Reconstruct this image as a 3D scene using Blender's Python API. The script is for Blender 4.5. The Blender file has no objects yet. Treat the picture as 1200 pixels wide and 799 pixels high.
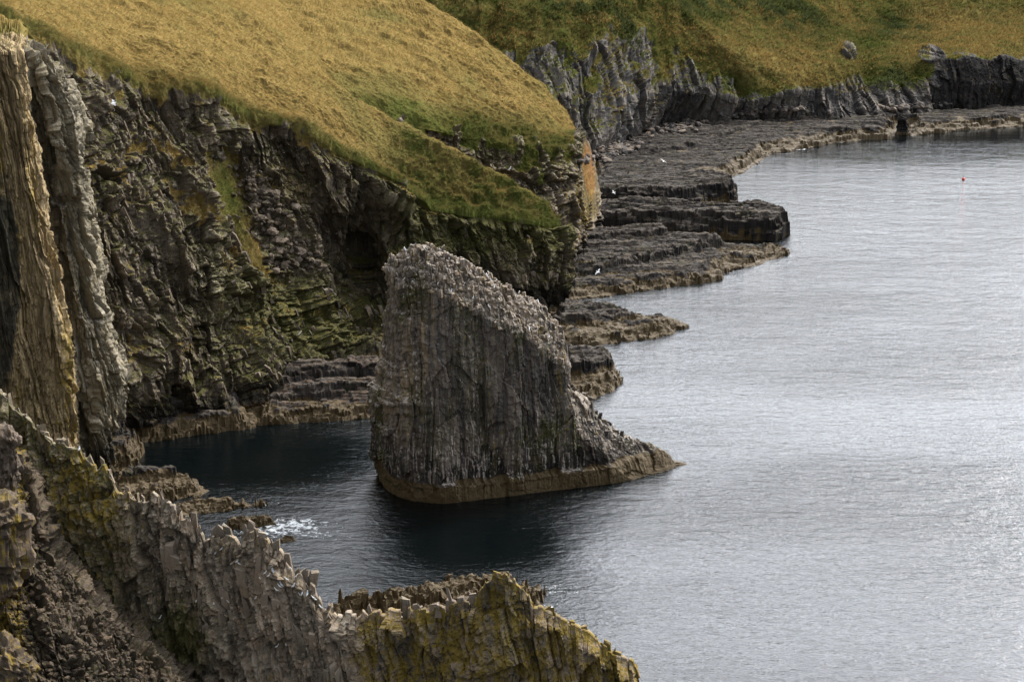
import bpy, math, random
import numpy as np
from mathutils import Vector, Matrix
from mathutils.bvhtree import BVHTree

random.seed(7)
rng = np.random.default_rng(11)
scene = bpy.context.scene
COL = scene.collection

# ------------------------------------------------------------------ camera model (photo is 1200 x 799)
CAM_H = 80.0
F = 2239.0
TH = math.atan(650.0 / F)
CT, ST = math.cos(TH), math.sin(TH)

def slope(py):
    return math.tan(TH - math.atan((399.5 - py) / F))

def P(px, py, Y):
    v = (399.5 - py) / F
    t = Y / (CT + v * ST)
    return np.array([(px - 600) / F * t, Y, CAM_H + t * (v * CT - ST)])

def S(px, py, z=0.0):
    v = (399.5 - py) / F
    t = (z - CAM_H) / (v * CT - ST)
    return np.array([(px - 600) / F * t, t * (CT + v * ST), z])

def proj(p):
    d = p - np.array([0, 0, CAM_H])
    f = d[:, 1] * CT - d[:, 2] * ST
    u = d[:, 1] * ST + d[:, 2] * CT
    return 600 + F * d[:, 0] / f, 399.5 - F * u / f

# ------------------------------------------------------------------ noise
def _h(ix, iy, iz, seed):
    h = (ix.astype(np.int64) * 374761393 + iy.astype(np.int64) * 668265263 + iz.astype(np.int64) * 2147483647 + seed * 974634777) & 0xFFFFFFFF
    h = ((h ^ (h >> 13)) * 1274126177) & 0xFFFFFFFF
    h = ((h ^ (h >> 16)) * 2246822519) & 0xFFFFFFFF
    return h ^ (h >> 13)

def gnoise(p, seed=0):
    i = np.floor(p).astype(np.int64)
    f = (p - i)
    u = f * f * f * (f * (f * 6 - 15) + 10)
    out = np.zeros(len(p))
    for dx in (0, 1):
        wx = u[:, 0] if dx else 1 - u[:, 0]
        for dy in (0, 1):
            wy = u[:, 1] if dy else 1 - u[:, 1]
            for dz in (0, 1):
                wz = u[:, 2] if dz else 1 - u[:, 2]
                h = _h(i[:, 0] + dx, i[:, 1] + dy, i[:, 2] + dz, seed)
                gx = ((h & 1023) / 511.5 - 1)
                gy = (((h >> 10) & 1023) / 511.5 - 1)
                gz = (((h >> 20) & 1023) / 511.5 - 1)
                out += wx * wy * wz * (gx * (f[:, 0] - dx) + gy * (f[:, 1] - dy) + gz * (f[:, 2] - dz))
    return out * 1.1

def fbm(p, octs=4, seed=0, gain=.5, lac=2.03):
    a, o, s = 1.0, np.zeros(len(p)), 1.0
    for k in range(octs):
        o += a * gnoise(p * s + 17.3 * k, seed + k)
        a *= gain; s *= lac
    return o

def ridged(p, octs=4, seed=0):
    a, o, s = 1.0, np.zeros(len(p)), 1.0
    for k in range(octs):
        o += a * (1 - 2.2 * np.abs(gnoise(p * s + 9.1 * k, seed + k)))
        a *= .5; s *= 2.1
    return o

def worley(p, seed=0):
    """cell value 0..1 and distance to the cell border"""
    ids, edg = [], []
    for c0 in range(0, len(p), 60000):
        q = p[c0:c0 + 60000]
        i = np.floor(q).astype(np.int64)
        f1 = np.full(len(q), 9.0); f2 = np.full(len(q), 9.0); idv = np.zeros(len(q))
        for dx in (-1, 0, 1):
            for dy in (-1, 0, 1):
                for dz in (-1, 0, 1):
                    cx, cy, cz = i[:, 0] + dx, i[:, 1] + dy, i[:, 2] + dz
                    h = _h(cx, cy, cz, seed)
                    ox = (h & 1023) / 1023.0; oy = ((h >> 10) & 1023) / 1023.0; oz = ((h >> 20) & 1023) / 1023.0
                    d = np.sqrt((cx + ox - q[:, 0]) ** 2 + (cy + oy - q[:, 1]) ** 2 + (cz + oz - q[:, 2]) ** 2)
                    hv = ((h * 2654435761) & 0xFFFFFFFF) / 4294967295.0
                    n = d < f1
                    f2 = np.where(n, f1, np.minimum(f2, d))
                    idv = np.where(n, hv, idv)
                    f1 = np.where(n, d, f1)
        ids.append(idv); edg.append(f2 - f1)
    return np.concatenate(ids), np.concatenate(edg)

def sstep(a, b, x):
    t = np.clip((x - a) / (b - a), 0, 1)
    return t * t * (3 - 2 * t)

def blob(px, py, cx, cy, rx, ry, rot=0.0):
    c, s = math.cos(math.radians(rot)), math.sin(math.radians(rot))
    dx, dy = px - cx, py - cy
    a, b = (dx * c + dy * s) / rx, (-dx * s + dy * c) / ry
    return np.exp(-(a * a + b * b))

def polydist(x, y, poly):
    """signed distance to a polygon, positive inside"""
    n = len(poly)
    d = np.full(len(x), 1e9); inside = np.zeros(len(x), bool)
    for k in range(n):
        ax, ay = poly[k]; bx, by = poly[(k + 1) % n]
        ex, ey = bx - ax, by - ay
        t = np.clip(((x - ax) * ex + (y - ay) * ey) / (ex * ex + ey * ey + 1e-9), 0, 1)
        d = np.minimum(d, np.hypot(x - ax - t * ex, y - ay - t * ey))
        c = ((ay > y) != (by > y)) & (x < (bx - ax) * (y - ay) / (by - ay + 1e-12) + ax)
        inside ^= c
    return np.where(inside, d, -d)

def hash2(i, j, k, seed):
    h = _h(i, j, np.full_like(i, k), seed)
    return ((h * 2654435761) & 0xFFFFFFFF) / 4294967295.0

def blocks(p, levels, seed=0, warp=.5, tilt=(0, 0), crack=.5, dirn=.55):
    """bedded, jointed rock: long slabs of uneven width (sx) broken at uneven lengths (sz), each with its own
    set-back and facing; returns the offset and a tone per slab"""
    wu = fbm(p * .16, 3, seed + 50); ww_ = fbm(p * .16 + 31, 3, seed + 60)
    u0 = p[:, 0] + dirn * p[:, 1] + tilt[0] * p[:, 2] + warp * 1.6 * wu
    w0 = p[:, 2] - tilt[0] * .5 * p[:, 0] + warp * 1.6 * ww_ + .12 * p[:, 1]
    d = np.zeros(len(p)); tone = np.zeros(len(p)); ws = 0
    for k, (su, _sy, sw, amp) in enumerate(levels):
        fine = fbm(p * np.array([.9, .9, .25]) / su, 2, seed + 11 + k)
        uu = u0 / su + .75 * gnoise(np.stack([u0 / su * .45, w0 / sw * .12, np.full(len(p), k * 3.3)], 1), seed + 3 * k) * 1.6 + .16 * fine
        i = np.floor(uu).astype(np.int64); fu = uu - i
        h1 = hash2(i, i * 0, 1, seed + k)
        ww = w0 / (sw * (.55 + .9 * h1)) + 13.7 * h1 + .22 * fine + .30 * (fu - .5) * (hash2(i, i * 0, 2, seed + k) - .5) * 2
        j = np.floor(ww).astype(np.int64); fw = ww - j
        h = hash2(i, j, 3, seed + k); h2 = hash2(i, j, 4, seed + k); h3 = hash2(i, j, 5, seed + k)
        o = (2 * h - 1) + 1.5 * (fu - .5) * (2 * h2 - 1) + .9 * (.5 - fw) * h3
        o -= crack * np.exp(-(np.minimum(fu, 1 - fu) / .06) ** 2) * (h2 > .35) + .5 * crack * np.exp(-(np.minimum(fw, 1 - fw) / .05) ** 2)
        d += amp * o
        tone += h / (k + 1); ws += 1 / (k + 1)
    su, amp = levels[-1][0], levels[-1][3]
    d += 1.3 * amp * fbm(p * .9 / su, 3, seed + 90) + .5 * amp * ridged(p * .5 / su, 2, seed + 95)
    return d, tone / ws

# ------------------------------------------------------------------ mesh helpers
MESHES = {}
def make_mesh(name, verts, faces, mats=(), ma=None, mb=None, mc=None, smooth=False, origin=None, parent=None):
    verts = np.asarray(verts, dtype=np.float64)
    if origin is not None:
        verts = verts - np.asarray(origin)
    me = bpy.data.meshes.new(name)
    faces = np.asarray(faces, dtype=np.int32)
    nf, k = faces.shape
    me.vertices.add(len(verts)); me.vertices.foreach_set('co', verts.astype(np.float32).ravel())
    me.loops.add(nf * k); me.loops.foreach_set('vertex_index', faces.ravel())
    me.polygons.add(nf)
    me.polygons.foreach_set('loop_start', np.arange(nf, dtype=np.int32) * k)
    me.polygons.foreach_set('loop_total', np.full(nf, k, dtype=np.int32))
    me.update(calc_edges=True)
    me.polygons.foreach_set('use_smooth', np.full(nf, smooth))
    for an, av in (('ma', ma), ('mb', mb), ('mc', mc)):
        if av is not None:
            a = me.attributes.new(an, 'FLOAT_COLOR', 'POINT')
            a.data.foreach_set('color', np.asarray(av, dtype=np.float32).ravel())
    for m in mats: me.materials.append(m)
    o = bpy.data.objects.new(name, me)
    if origin is not None: o.location = tuple(float(v) for v in origin)
    if parent is not None: o.parent = parent
    COL.objects.link(o)
    return o

def grid_faces(nu, nv, wrap=False):
    j, i = np.meshgrid(np.arange(nv - 1), np.arange(nu if wrap else nu - 1), indexing='ij')
    i2 = (i + 1) % nu
    return np.stack([j * nu + i, j * nu + i2, (j + 1) * nu + i2, (j + 1) * nu + i], -1).reshape(-1, 4)

def grid_normals(g, wrap=False):
    if wrap:
        du = np.roll(g, -1, 1) - np.roll(g, 1, 1)
    else:
        du = np.gradient(g, axis=1)
    dv = np.gradient(g, axis=0)
    n = np.cross(du, dv)
    n /= np.linalg.norm(n, axis=2, keepdims=True) + 1e-9
    return n

def convex(g, n, wrap=False, scale=.12):
    """how far each point stands out from its surroundings: the weathered, lime-washed arrises"""
    b = g.copy()
    for _ in range(3):
        if wrap: b = (np.roll(b, 2, 1) + np.roll(b, -2, 1) + 2 * b) / 4
        else:
            h = b.copy(); h[:, 2:-2] = (b[:, :-4] + 2 * b[:, 2:-2] + b[:, 4:]) / 4; b = h
        h = b.copy(); h[2:-2] = (b[:-4] + 2 * b[2:-2] + b[4:]) / 4; b = h
    return np.clip(((g - b) * n.reshape(g.shape)).sum(2).ravel() / scale, 0, 1) * (.12 + .75 * sstep(.0, .6, n[:, 2])) * .8

def smooth_grid(g, it, axis):
    for _ in range(it):
        h = g.copy()
        if axis == 0: h[1:-1] = (g[:-2] + 2 * g[1:-1] + g[2:]) / 4
        else: h[:, 1:-1] = (g[:, :-2] + 2 * g[:, 1:-1] + g[:, 2:]) / 4
        g = h
    return g

def to_world(c):
    out = []
    for e in c:
        if len(e) == 3: out.append(P(*e))
        else: out.append(S(e[0], e[1], e[3]))
    return np.array(out)

def resample(c, nu, key=None):
    c = np.asarray(c)
    k = np.linspace(0, 1, len(c)) if key is None else np.asarray(key, float)
    k = (k - k[0]) / (k[-1] - k[0])
    u = np.linspace(0, 1, nu)
    return np.stack([np.interp(u, k, c[:, a]) for a in range(3)], 1)

def loft(curves, nu, segs, su=3, sv=2):
    """curves: list of control curves (photo px, py, distance); returns grid [nv,nu,3] and the row index in curve units"""
    cw = []
    for c in curves:
        if isinstance(c, np.ndarray): w = c; key = None
        else:
            w = to_world(c); key = [e[0] for e in c]
            if np.any(np.diff(key) <= 0): key = None
        cw.append(resample(w, nu, key))
    rows, vi = [], []
    for k in range(len(cw) - 1):
        n = segs[k]
        for t in np.arange(n) / n:
            rows.append(cw[k] * (1 - t) + cw[k + 1] * t); vi.append(k + t)
    rows.append(cw[-1]); vi.append(len(cw) - 1.0)
    g = np.array(rows)
    g = smooth_grid(smooth_grid(g, su, 1), sv, 0)
    return g, np.array(vi)

def orient(n, flip):
    return -n if flip else n

# ------------------------------------------------------------------ materials
def nd(nt, t, **kw):
    n = nt.nodes.new(t)
    for k, v in kw.items(): setattr(n, k, v)
    return n

def new_mat(name):
    m = bpy.data.materials.new(name); m.use_nodes = True
    nt = m.node_tree; nt.nodes.clear()
    out = nd(nt, 'ShaderNodeOutputMaterial'); b = nd(nt, 'ShaderNodeBsdfPrincipled')
    nt.links.new(b.outputs[0], out.inputs[0])
    return m, nt, b

class G:
    """small node graph writer"""
    def __init__(s, nt): s.nt = nt
    def L(s, a, b): s.nt.links.new(a, b)
    def setin(s, sock, v):
        if hasattr(v, 'is_output') or isinstance(v, bpy.types.NodeSocket): s.L(v, sock)
        else: sock.default_value = v
    def noise(s, co, scale, detail=5, rough=.55, mp=None, dist=0.0):
        if mp is not None:
            m = nd(s.nt, 'ShaderNodeMapping'); s.L(co, m.inputs[0])
            m.inputs['Scale'].default_value = mp[:3]
            if len(mp) > 3: m.inputs['Rotation'].default_value = mp[3:6]
            co = m.outputs[0]
        n = nd(s.nt, 'ShaderNodeTexNoise'); s.L(co, n.inputs['Vector'])
        n.inputs['Scale'].default_value = scale; n.inputs['Detail'].default_value = detail
        n.inputs['Roughness'].default_value = rough; n.inputs['Distortion'].default_value = dist
        return n.outputs['Fac']
    def math(s, op, a, b=0.0, c=0.0, clamp=False):
        n = nd(s.nt, 'ShaderNodeMath', operation=op); n.use_clamp = clamp
        s.setin(n.inputs[0], a); s.setin(n.inputs[1], b)
        if len(n.inputs) > 2: s.setin(n.inputs[2], c)
        return n.outputs[0]
    def ss(s, v, a, b, lo=0.0, hi=1.0):
        n = nd(s.nt, 'ShaderNodeMapRange', interpolation_type='SMOOTHSTEP')
        s.setin(n.inputs[0], v); n.inputs[1].default_value = a; n.inputs[2].default_value = b
        n.inputs[3].default_value = lo; n.inputs[4].default_value = hi
        return n.outputs[0]
    def mix(s, f, a, b, mode='MIX'):
        n = nd(s.nt, 'ShaderNodeMix', data_type='RGBA', blend_type=mode)
        s.setin(n.inputs[0], f)
        for sock, v in ((n.inputs[6], a), (n.inputs[7], b)):
            s.setin(sock, (*v, 1.0) if isinstance(v, tuple) and len(v) == 3 else v)
        return n.outputs[2]
    def attr(s, name):
        a = nd(s.nt, 'ShaderNodeAttribute', attribute_name=name)
        sp = nd(s.nt, 'ShaderNodeSeparateColor'); s.L(a.outputs['Color'], sp.inputs[0])
        return sp.outputs[0], sp.outputs[1], sp.outputs[2], a.outputs['Alpha']
    def bump(s, h, strength, dist, nrm=None):
        n = nd(s.nt, 'ShaderNodeBump'); n.inputs['Strength'].default_value = strength; n.inputs['Distance'].default_value = dist
        s.L(h, n.inputs['Height'])
        if nrm is not None: s.L(nrm, n.inputs['Normal'])
        return n.outputs[0]

STRAW = (.160, .106, .032); STRAW2 = (.208, .143, .050); OLIVE = (.122, .102, .034); GREEN = (.056, .066, .016); BROWN = (.100, .062, .025)

def grass_colour(g, co, green):
    n1 = g.noise(co, .055, 5, .6)
    n2 = g.noise(co, .5, 6, .65, mp=(.35, 1.4, 1.0, 0, 0, .5))
    n3 = g.noise(co, 2.6, 5, .7)
    n4 = g.noise(co, 2.2, 6, .7, mp=(.3, 1.5, .8, 0, 0, .5))
    c = g.mix(g.ss(n2, .38, .66), STRAW, STRAW2)
    c = g.mix(g.ss(n4, .40, .66, 0, .75), c, OLIVE)
    c = g.mix(g.ss(n4, .60, .30, 0, .35), c, (.30, .195, .080))
    c = g.mix(g.ss(n3, .50, .72, 0, .75), c, BROWN)
    t = g.math('ADD', g.math('ADD', g.math('ADD', g.math('MULTIPLY', n1, 1.5), g.math('MULTIPLY', g.noise(co, .16, 5, .62, mp=(.45, 1.5, 1.0, 0, 0, .5)), .9)), g.math('MULTIPLY', n2, .50)), g.math('MULTIPLY', green, 1.0))
    c = g.mix(g.ss(t, 1.15, 1.62, 0, .9), c, OLIVE)
    c = g.mix(g.ss(t, 1.65, 2.1, 0, .9), c, GREEN)
    return c

def rock_mat(name, dark, light, warm, streak=(1.6, 1.6, .10), seed=0.0, lime=.35, wear=1.0, gain=1.4):
    dark, light, warm = (tuple(gain * v for v in c_) for c_ in (dark, light, warm))
    m, nt, b = new_mat(name); g = G(nt)
    tc = nd(nt, 'ShaderNodeTexCoord'); geo = nd(nt, 'ShaderNodeNewGeometry')
    mp = nd(nt, 'ShaderNodeMapping'); g.L(geo.outputs['Position'], mp.inputs[0]); mp.inputs['Location'].default_value = (seed, seed * .7, 0)
    co = mp.outputs[0]
    grass, lich, guano, tone = g.attr('ma')
    moss, weed, tan, black = g.attr('mb')
    green, rust, pale, slick = g.attr('mc')
    n1 = g.noise(co, .16, 6, .6)
    ns = g.noise(co, 1.0, 7, .62, mp=streak)
    ns2 = g.noise(co, 2.7, 6, .6, mp=streak)
    nf = g.noise(co, 2.2, 8, .68)
    nff = g.noise(co, 9.0, 6, .7)
    t = g.math('ADD', g.math('MULTIPLY', n1, .55), g.math('ADD', g.math('MULTIPLY', ns, .55), g.math('ADD', g.math('MULTIPLY', tone, .45), g.math('MULTIPLY', nf, .45))))
    c = g.mix(g.ss(t, .70, 1.30), dark, light)
    nb = g.noise(co, .35, 5, .6)
    c = g.mix(g.ss(nb, .50, .72, 0, .55), c, tuple(.8 * a_ + .2 * b_ for a_, b_ in zip(warm, light)))
    c = g.mix(g.ss(g.noise(co, .28, 5, .6, mp=(1, 1, .6, .3, 0, 0)), .52, .72, 0, .5), c, (.040, .042, .020))
    c = g.mix(g.ss(g.math('ADD', ns2, g.math('MULTIPLY', tone, .25)), .50, .88, 0, .65), c, warm)
    c = g.mix(g.ss(nff, .46, .72, 0, .45), c, tuple(.45 * v for v in dark))
    c = g.mix(g.ss(nf, .60, .80, 0, .30), c, tuple(1.5 * v for v in light))
    ed = g.math('ADD', g.math('MULTIPLY', slick, wear), g.math('MULTIPLY', g.math('SUBTRACT', nff, .5), 1.2))
    c = g.mix(g.ss(ed, .35, .95, 0, .8), c, g.mix(nf, tuple(1.3 * v for v in light), (.30, .25, .195)))
    # tan bedding faces, rust, pale faces
    f = g.math('ADD', tan, g.math('MULTIPLY', g.math('SUBTRACT', ns, .5), 1.5))
    c = g.mix(g.ss(f, .30, .85, 0, .9), c, g.mix(g.ss(ns2, .35, .68), (.12, .088, .045), (.42, .31, .17)))
    f = g.math('ADD', pale, g.math('ADD', g.math('MULTIPLY', g.math('SUBTRACT', nf, .5), 1.0), g.math('MULTIPLY', g.math('SUBTRACT', ns2, .5), 1.5)))
    c = g.mix(g.ss(f, .35, .85, 0, .85), c, g.mix(nff, (.12, .095, .078), (.27, .215, .17)))
    f = g.math('ADD', rust, g.math('MULTIPLY', g.math('SUBTRACT', nf, .5), 1.4))
    c = g.mix(g.ss(f, .4, .9, 0, .85), c, g.mix(nff, (.10, .042, .010), (.21, .090, .020)))
    # black tidal zone and dark rock, plus shade painted on steep ledge sides
    f = g.math('ADD', black, g.math('MULTIPLY', g.math('SUBTRACT', nf, .5), .9))
    c = g.mix(g.ss(f, .3, .8, 0, .85), c, (.010, .009, .009))
    # moss
    f = g.math('ADD', moss, g.math('MULTIPLY', g.math('SUBTRACT', nf, .5), 1.6))
    c = g.mix(g.ss(f, .40, .85, 0, .85), c, g.mix(nff, (.022, .026, .006), (.070, .066, .016)))
    # yellow lichen
    nl = g.noise(co, 1.5, 7, .72)
    f = g.math('ADD', lich, g.math('ADD', g.math('ADD', g.math('MULTIPLY', g.math('SUBTRACT', nl, .5), 2.2), g.math('MULTIPLY', g.math('SUBTRACT', ns, .5), 2.2)), g.math('MULTIPLY', g.math('SUBTRACT', nff, .5), 1.5)))
    c = g.mix(g.ss(f, .42, .80, 0, .90), c, g.mix(nff, (.080, .060, .011), (.25, .170, .030)))
    # weed band
    f = g.math('ADD', weed, g.math('MULTIPLY', g.math('SUBTRACT', nf, .5), .5))
    c = g.mix(g.ss(f, .35, .65, 0, .92), c, g.mix(g.ss(nff, .35, .7), (.036, .024, .010), (.115, .078, .032)))
    # bird lime
    ng = g.noise(co, 1.9, 6, .7, mp=(2.2, 2.2, lime))
    f = g.math('ADD', guano, g.math('MULTIPLY', g.math('SUBTRACT', ng, .5), 3.3 if lime < .2 else 2.2))
    f = g.math('SUBTRACT', f, g.math('MULTIPLY', weed, .45))
    c = g.mix(g.ss(f, .52, .92, 0, .9), c, g.mix(nff, (.20, .165, .135), (.48, .43, .37)))
    # turf
    f = g.math('ADD', grass, g.math('MULTIPLY', g.math('SUBTRACT', nf, .5), .9))
    gf = g.ss(f, .40, .62)
    c = g.mix(gf, c, grass_colour(g, co, green))
    g.L(c, b.inputs['Base Color'])
    r = g.math('SUBTRACT', .88, g.math('MULTIPLY', weed, .25))
    g.L(r, b.inputs['Roughness'])
    g.L(g.math('MULTIPLY', g.math('SUBTRACT', 1.0, gf), g.math('ADD', .07, g.math('MULTIPLY', weed, .12))), b.inputs['Specular IOR Level'])
    h = g.math('ADD', g.math('MULTIPLY', nf, .6), g.math('ADD', g.math('MULTIPLY', ns2, .5), g.math('MULTIPLY', nff, .25)))
    g.L(g.bump(h, .8, .35), b.inputs['Normal'])
    return m

def water_mat():
    m, nt, b = new_mat('sea_water'); g = G(nt)
    geo = nd(nt, 'ShaderNodeNewGeometry'); co = geo.outputs['Position']
    foam, calm, _, _ = g.attr('ma')
    # wind patches, chop in several sizes (crests run across the view, a little oblique)
    patch = g.noise(co, .012, 4, .55, mp=(.6, 1.6, 1, 0, 0, .25))
    w1 = g.noise(co, .20, 3, .5, mp=(.7, 1.5, 1, 0, 0, .22))
    w2 = g.noise(co, .75, 4, .6, mp=(.65, 1.3, 1, 0, 0, .14), dist=.3)
    w3 = g.noise(co, 2.0, 4, .6, mp=(.7, 1.2, 1, 0, 0, .30), dist=.2)
    w4 = g.noise(co, 5.5, 3, .6, mp=(.8, 1.1, 1))
    amp = g.ss(patch, .35, .68, .30, .62)
    h = g.math('ADD', g.math('MULTIPLY', w1, .75), g.math('ADD', g.math('MULTIPLY', w2, .50), g.math('ADD', g.math('MULTIPLY', w3, .26), g.math('MULTIPLY', w4, .10))))
    h = g.math('MULTIPLY', h, amp)
    h = g.math('MULTIPLY', h, g.math('SUBTRACT', 1.0, g.math('MULTIPLY', calm, .80)))
    nrm = g.bump(h, 1.0, 1.0)
    nf = g.noise(co, 1.3, 9, .78, dist=.5)
    f = g.ss(g.math('ADD', foam, g.math('MULTIPLY', g.math('SUBTRACT', nf, .5), 2.4)), .52, .85)
    c = g.mix(f, (.0011, .0022, .0025), (.50, .52, .52))
    g.L(c, b.inputs['Base Color'])
    g.L(g.math('ADD', .06, g.math('MULTIPLY', f, .6)), b.inputs['Roughness'])
    b.inputs['IOR'].default_value = 1.333
    g.L(nrm, b.inputs['Normal'])
    return m

def plain_mat(name, col, rough=.8, var=.15, scale=8):
    m, nt, b = new_mat(name); g = G(nt)
    tc = nd(nt, 'ShaderNodeTexCoord')
    n = g.noise(tc.outputs['Object'], scale, 4)
    g.L(g.mix(n, tuple(v * (1 - var) for v in col), tuple(min(1, v * (1 + var)) for v in col)), b.inputs['Base Color'])
    b.inputs['Roughness'].default_value = rough
    return m

def blade_mat(name):
    m, nt, b = new_mat(name); g = G(nt)
    geo = nd(nt, 'ShaderNodeNewGeometry'); co = geo.outputs['Position']
    a = nd(nt, 'ShaderNodeAttribute', attribute_name='ma')
    g.L(a.outputs['Color'], b.inputs['Base Color'])
    b.inputs['Roughness'].default_value = .8
    b.inputs['Specular IOR Level'].default_value = .04
    tr = nd(nt, 'ShaderNodeBsdfTranslucent'); g.L(a.outputs['Color'], tr.inputs['Color'])
    mx = nd(nt, 'ShaderNodeMixShader'); mx.inputs[0].default_value = .45
    out = [n for n in nt.nodes if n.type == 'OUTPUT_MATERIAL'][0]
    g.L(b.outputs[0], mx.inputs[1]); g.L(tr.outputs[0], mx.inputs[2]); g.L(mx.outputs[0], out.inputs[0])
    return m

M_ROCK = rock_mat('grey_cliff_rock', (.022, .0175, .013), (.105, .088, .068), (.095, .068, .038), wear=1.35, gain=1.18)
M_FAR = rock_mat('far_cliff_rock', (.030, .029, .030), (.115, .110, .108), (.075, .055, .030), seed=37, gain=1.2)
M_STACK = rock_mat('stack_rock', (.021, .019, .017), (.092, .083, .073), (.080, .058, .038), streak=(1.1, 1.1, .055), seed=11, lime=.10, gain=1.7)
M_SLAB = rock_mat('slab_rock', (.028, .025, .018), (.125, .112, .085), (.095, .074, .040), streak=(1.3, 1.3, .06), seed=71, gain=1.8)
M_FIN = rock_mat('ridge_rock', (.024, .020, .015), (.105, .090, .068), (.105, .070, .042), streak=(1.3, 1.3, .22), seed=53, wear=1.3, gain=2.4)
M_GULLY = rock_mat('gully_rock', (.026, .021, .016), (.115, .092, .070), (.105, .070, .042), streak=(1.3, 1.3, .3), seed=63, gain=1.15)
M_LEDGE = rock_mat('ledge_rock', (.009, .0082, .008), (.056, .051, .047), (.054, .041, .028), streak=(.10, .45, 2.2), seed=91, gain=1.05, wear=1.05)
M_SEA = water_mat()
M_BLADE = blade_mat('grass_blades')

def masks(n):
    return np.zeros((n, 4)), np.zeros((n, 4)), np.zeros((n, 4))

BVH_SRC = []
def register(verts, faces): BVH_SRC.append((verts, faces))

# ------------------------------------------------------------------ grass blades
def sample_faces(verts, faces, weight, n):
    a, b, c, d = (verts[faces[:, k]] for k in range(4))
    cr = np.cross(c - a, d - b)
    ar = np.linalg.norm(cr, axis=1) * .5
    w = ar * weight[faces].mean(1)
    cdf = np.cumsum(w); 
    idx = np.searchsorted(cdf, rng.random(n) * cdf[-1])
    u, v = rng.random(n)[:, None], rng.random(n)[:, None]
    p = (a[idx] * (1 - u) + b[idx] * u) * (1 - v) + (d[idx] * (1 - u) + c[idx] * u) * v
    nr = cr[idx] / (2 * ar[idx][:, None] + 1e-9)
    nr[nr[:, 2] < 0] *= -1
    return p, nr, idx

def blades(name, p, nr, size, col, lean=(1.5, -.45, -.35), blades_per=2, label=None, width=.13):
    n = len(p)
    V = []; C = []
    for k in range(blades_per):
        L = size * rng.uniform(.55, 1.35, n)
        ang = rng.uniform(0, 2 * math.pi, n)
        side = np.stack([np.cos(ang), np.sin(ang), np.zeros(n)], 1)
        up = nr * .55 + np.array([0, 0, .6])
        up = up + np.array(lean) * rng.uniform(.3, 1.3, n)[:, None] + rng.normal(0, .22, (n, 3))
        up /= np.linalg.norm(up, axis=1, keepdims=True)
        base = p + rng.normal(0, .18, (n, 3)) * np.array([1, 1, .1]) * size[:, None] - nr * .06
        w = (L * width)[:, None]
        V.append(np.stack([base - side * w * .5, base + side * w * .5, base + up * L[:, None]], 1))
        cc = col * rng.uniform(.82, 1.18, n)[:, None]
        C.append(np.repeat(cc[:, None, :], 3, 1))
    V = np.concatenate(V).reshape(-1, 3); C = np.concatenate(C).reshape(-1, 3)
    C = np.concatenate([C, np.ones((len(C), 1))], 1)
    o = make_mesh(name, V, np.arange(len(V)).reshape(-1, 3), [M_BLADE], ma=C, smooth=False)
    o['kind'] = 'stuff'
    if label: o['label'] = label
    return o

def grass_tint(p, green):
    n1 = fbm(p * .055, 4, 301) + .9 * fbm(p * np.array([.2, .7, .5]), 3, 311)
    t = np.clip(.42 + 1.0 * n1 + green, 0, 1.5) + rng.normal(0, .10, len(p))
    k1 = sstep(.35, .85, t)[:, None]; k2 = sstep(.9, 1.35, t)[:, None]
    r = rng.random(len(p))[:, None]
    c = np.array(STRAW) * (1 - r) + np.array(STRAW2) * r
    br = (rng.random(len(p)) < .10)[:, None]
    c = np.where(br, np.array(BROWN), c)
    c = c * (1 - k1) + np.array(OLIVE) * k1
    return c * (1 - k2) + np.array(GREEN) * k2

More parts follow.
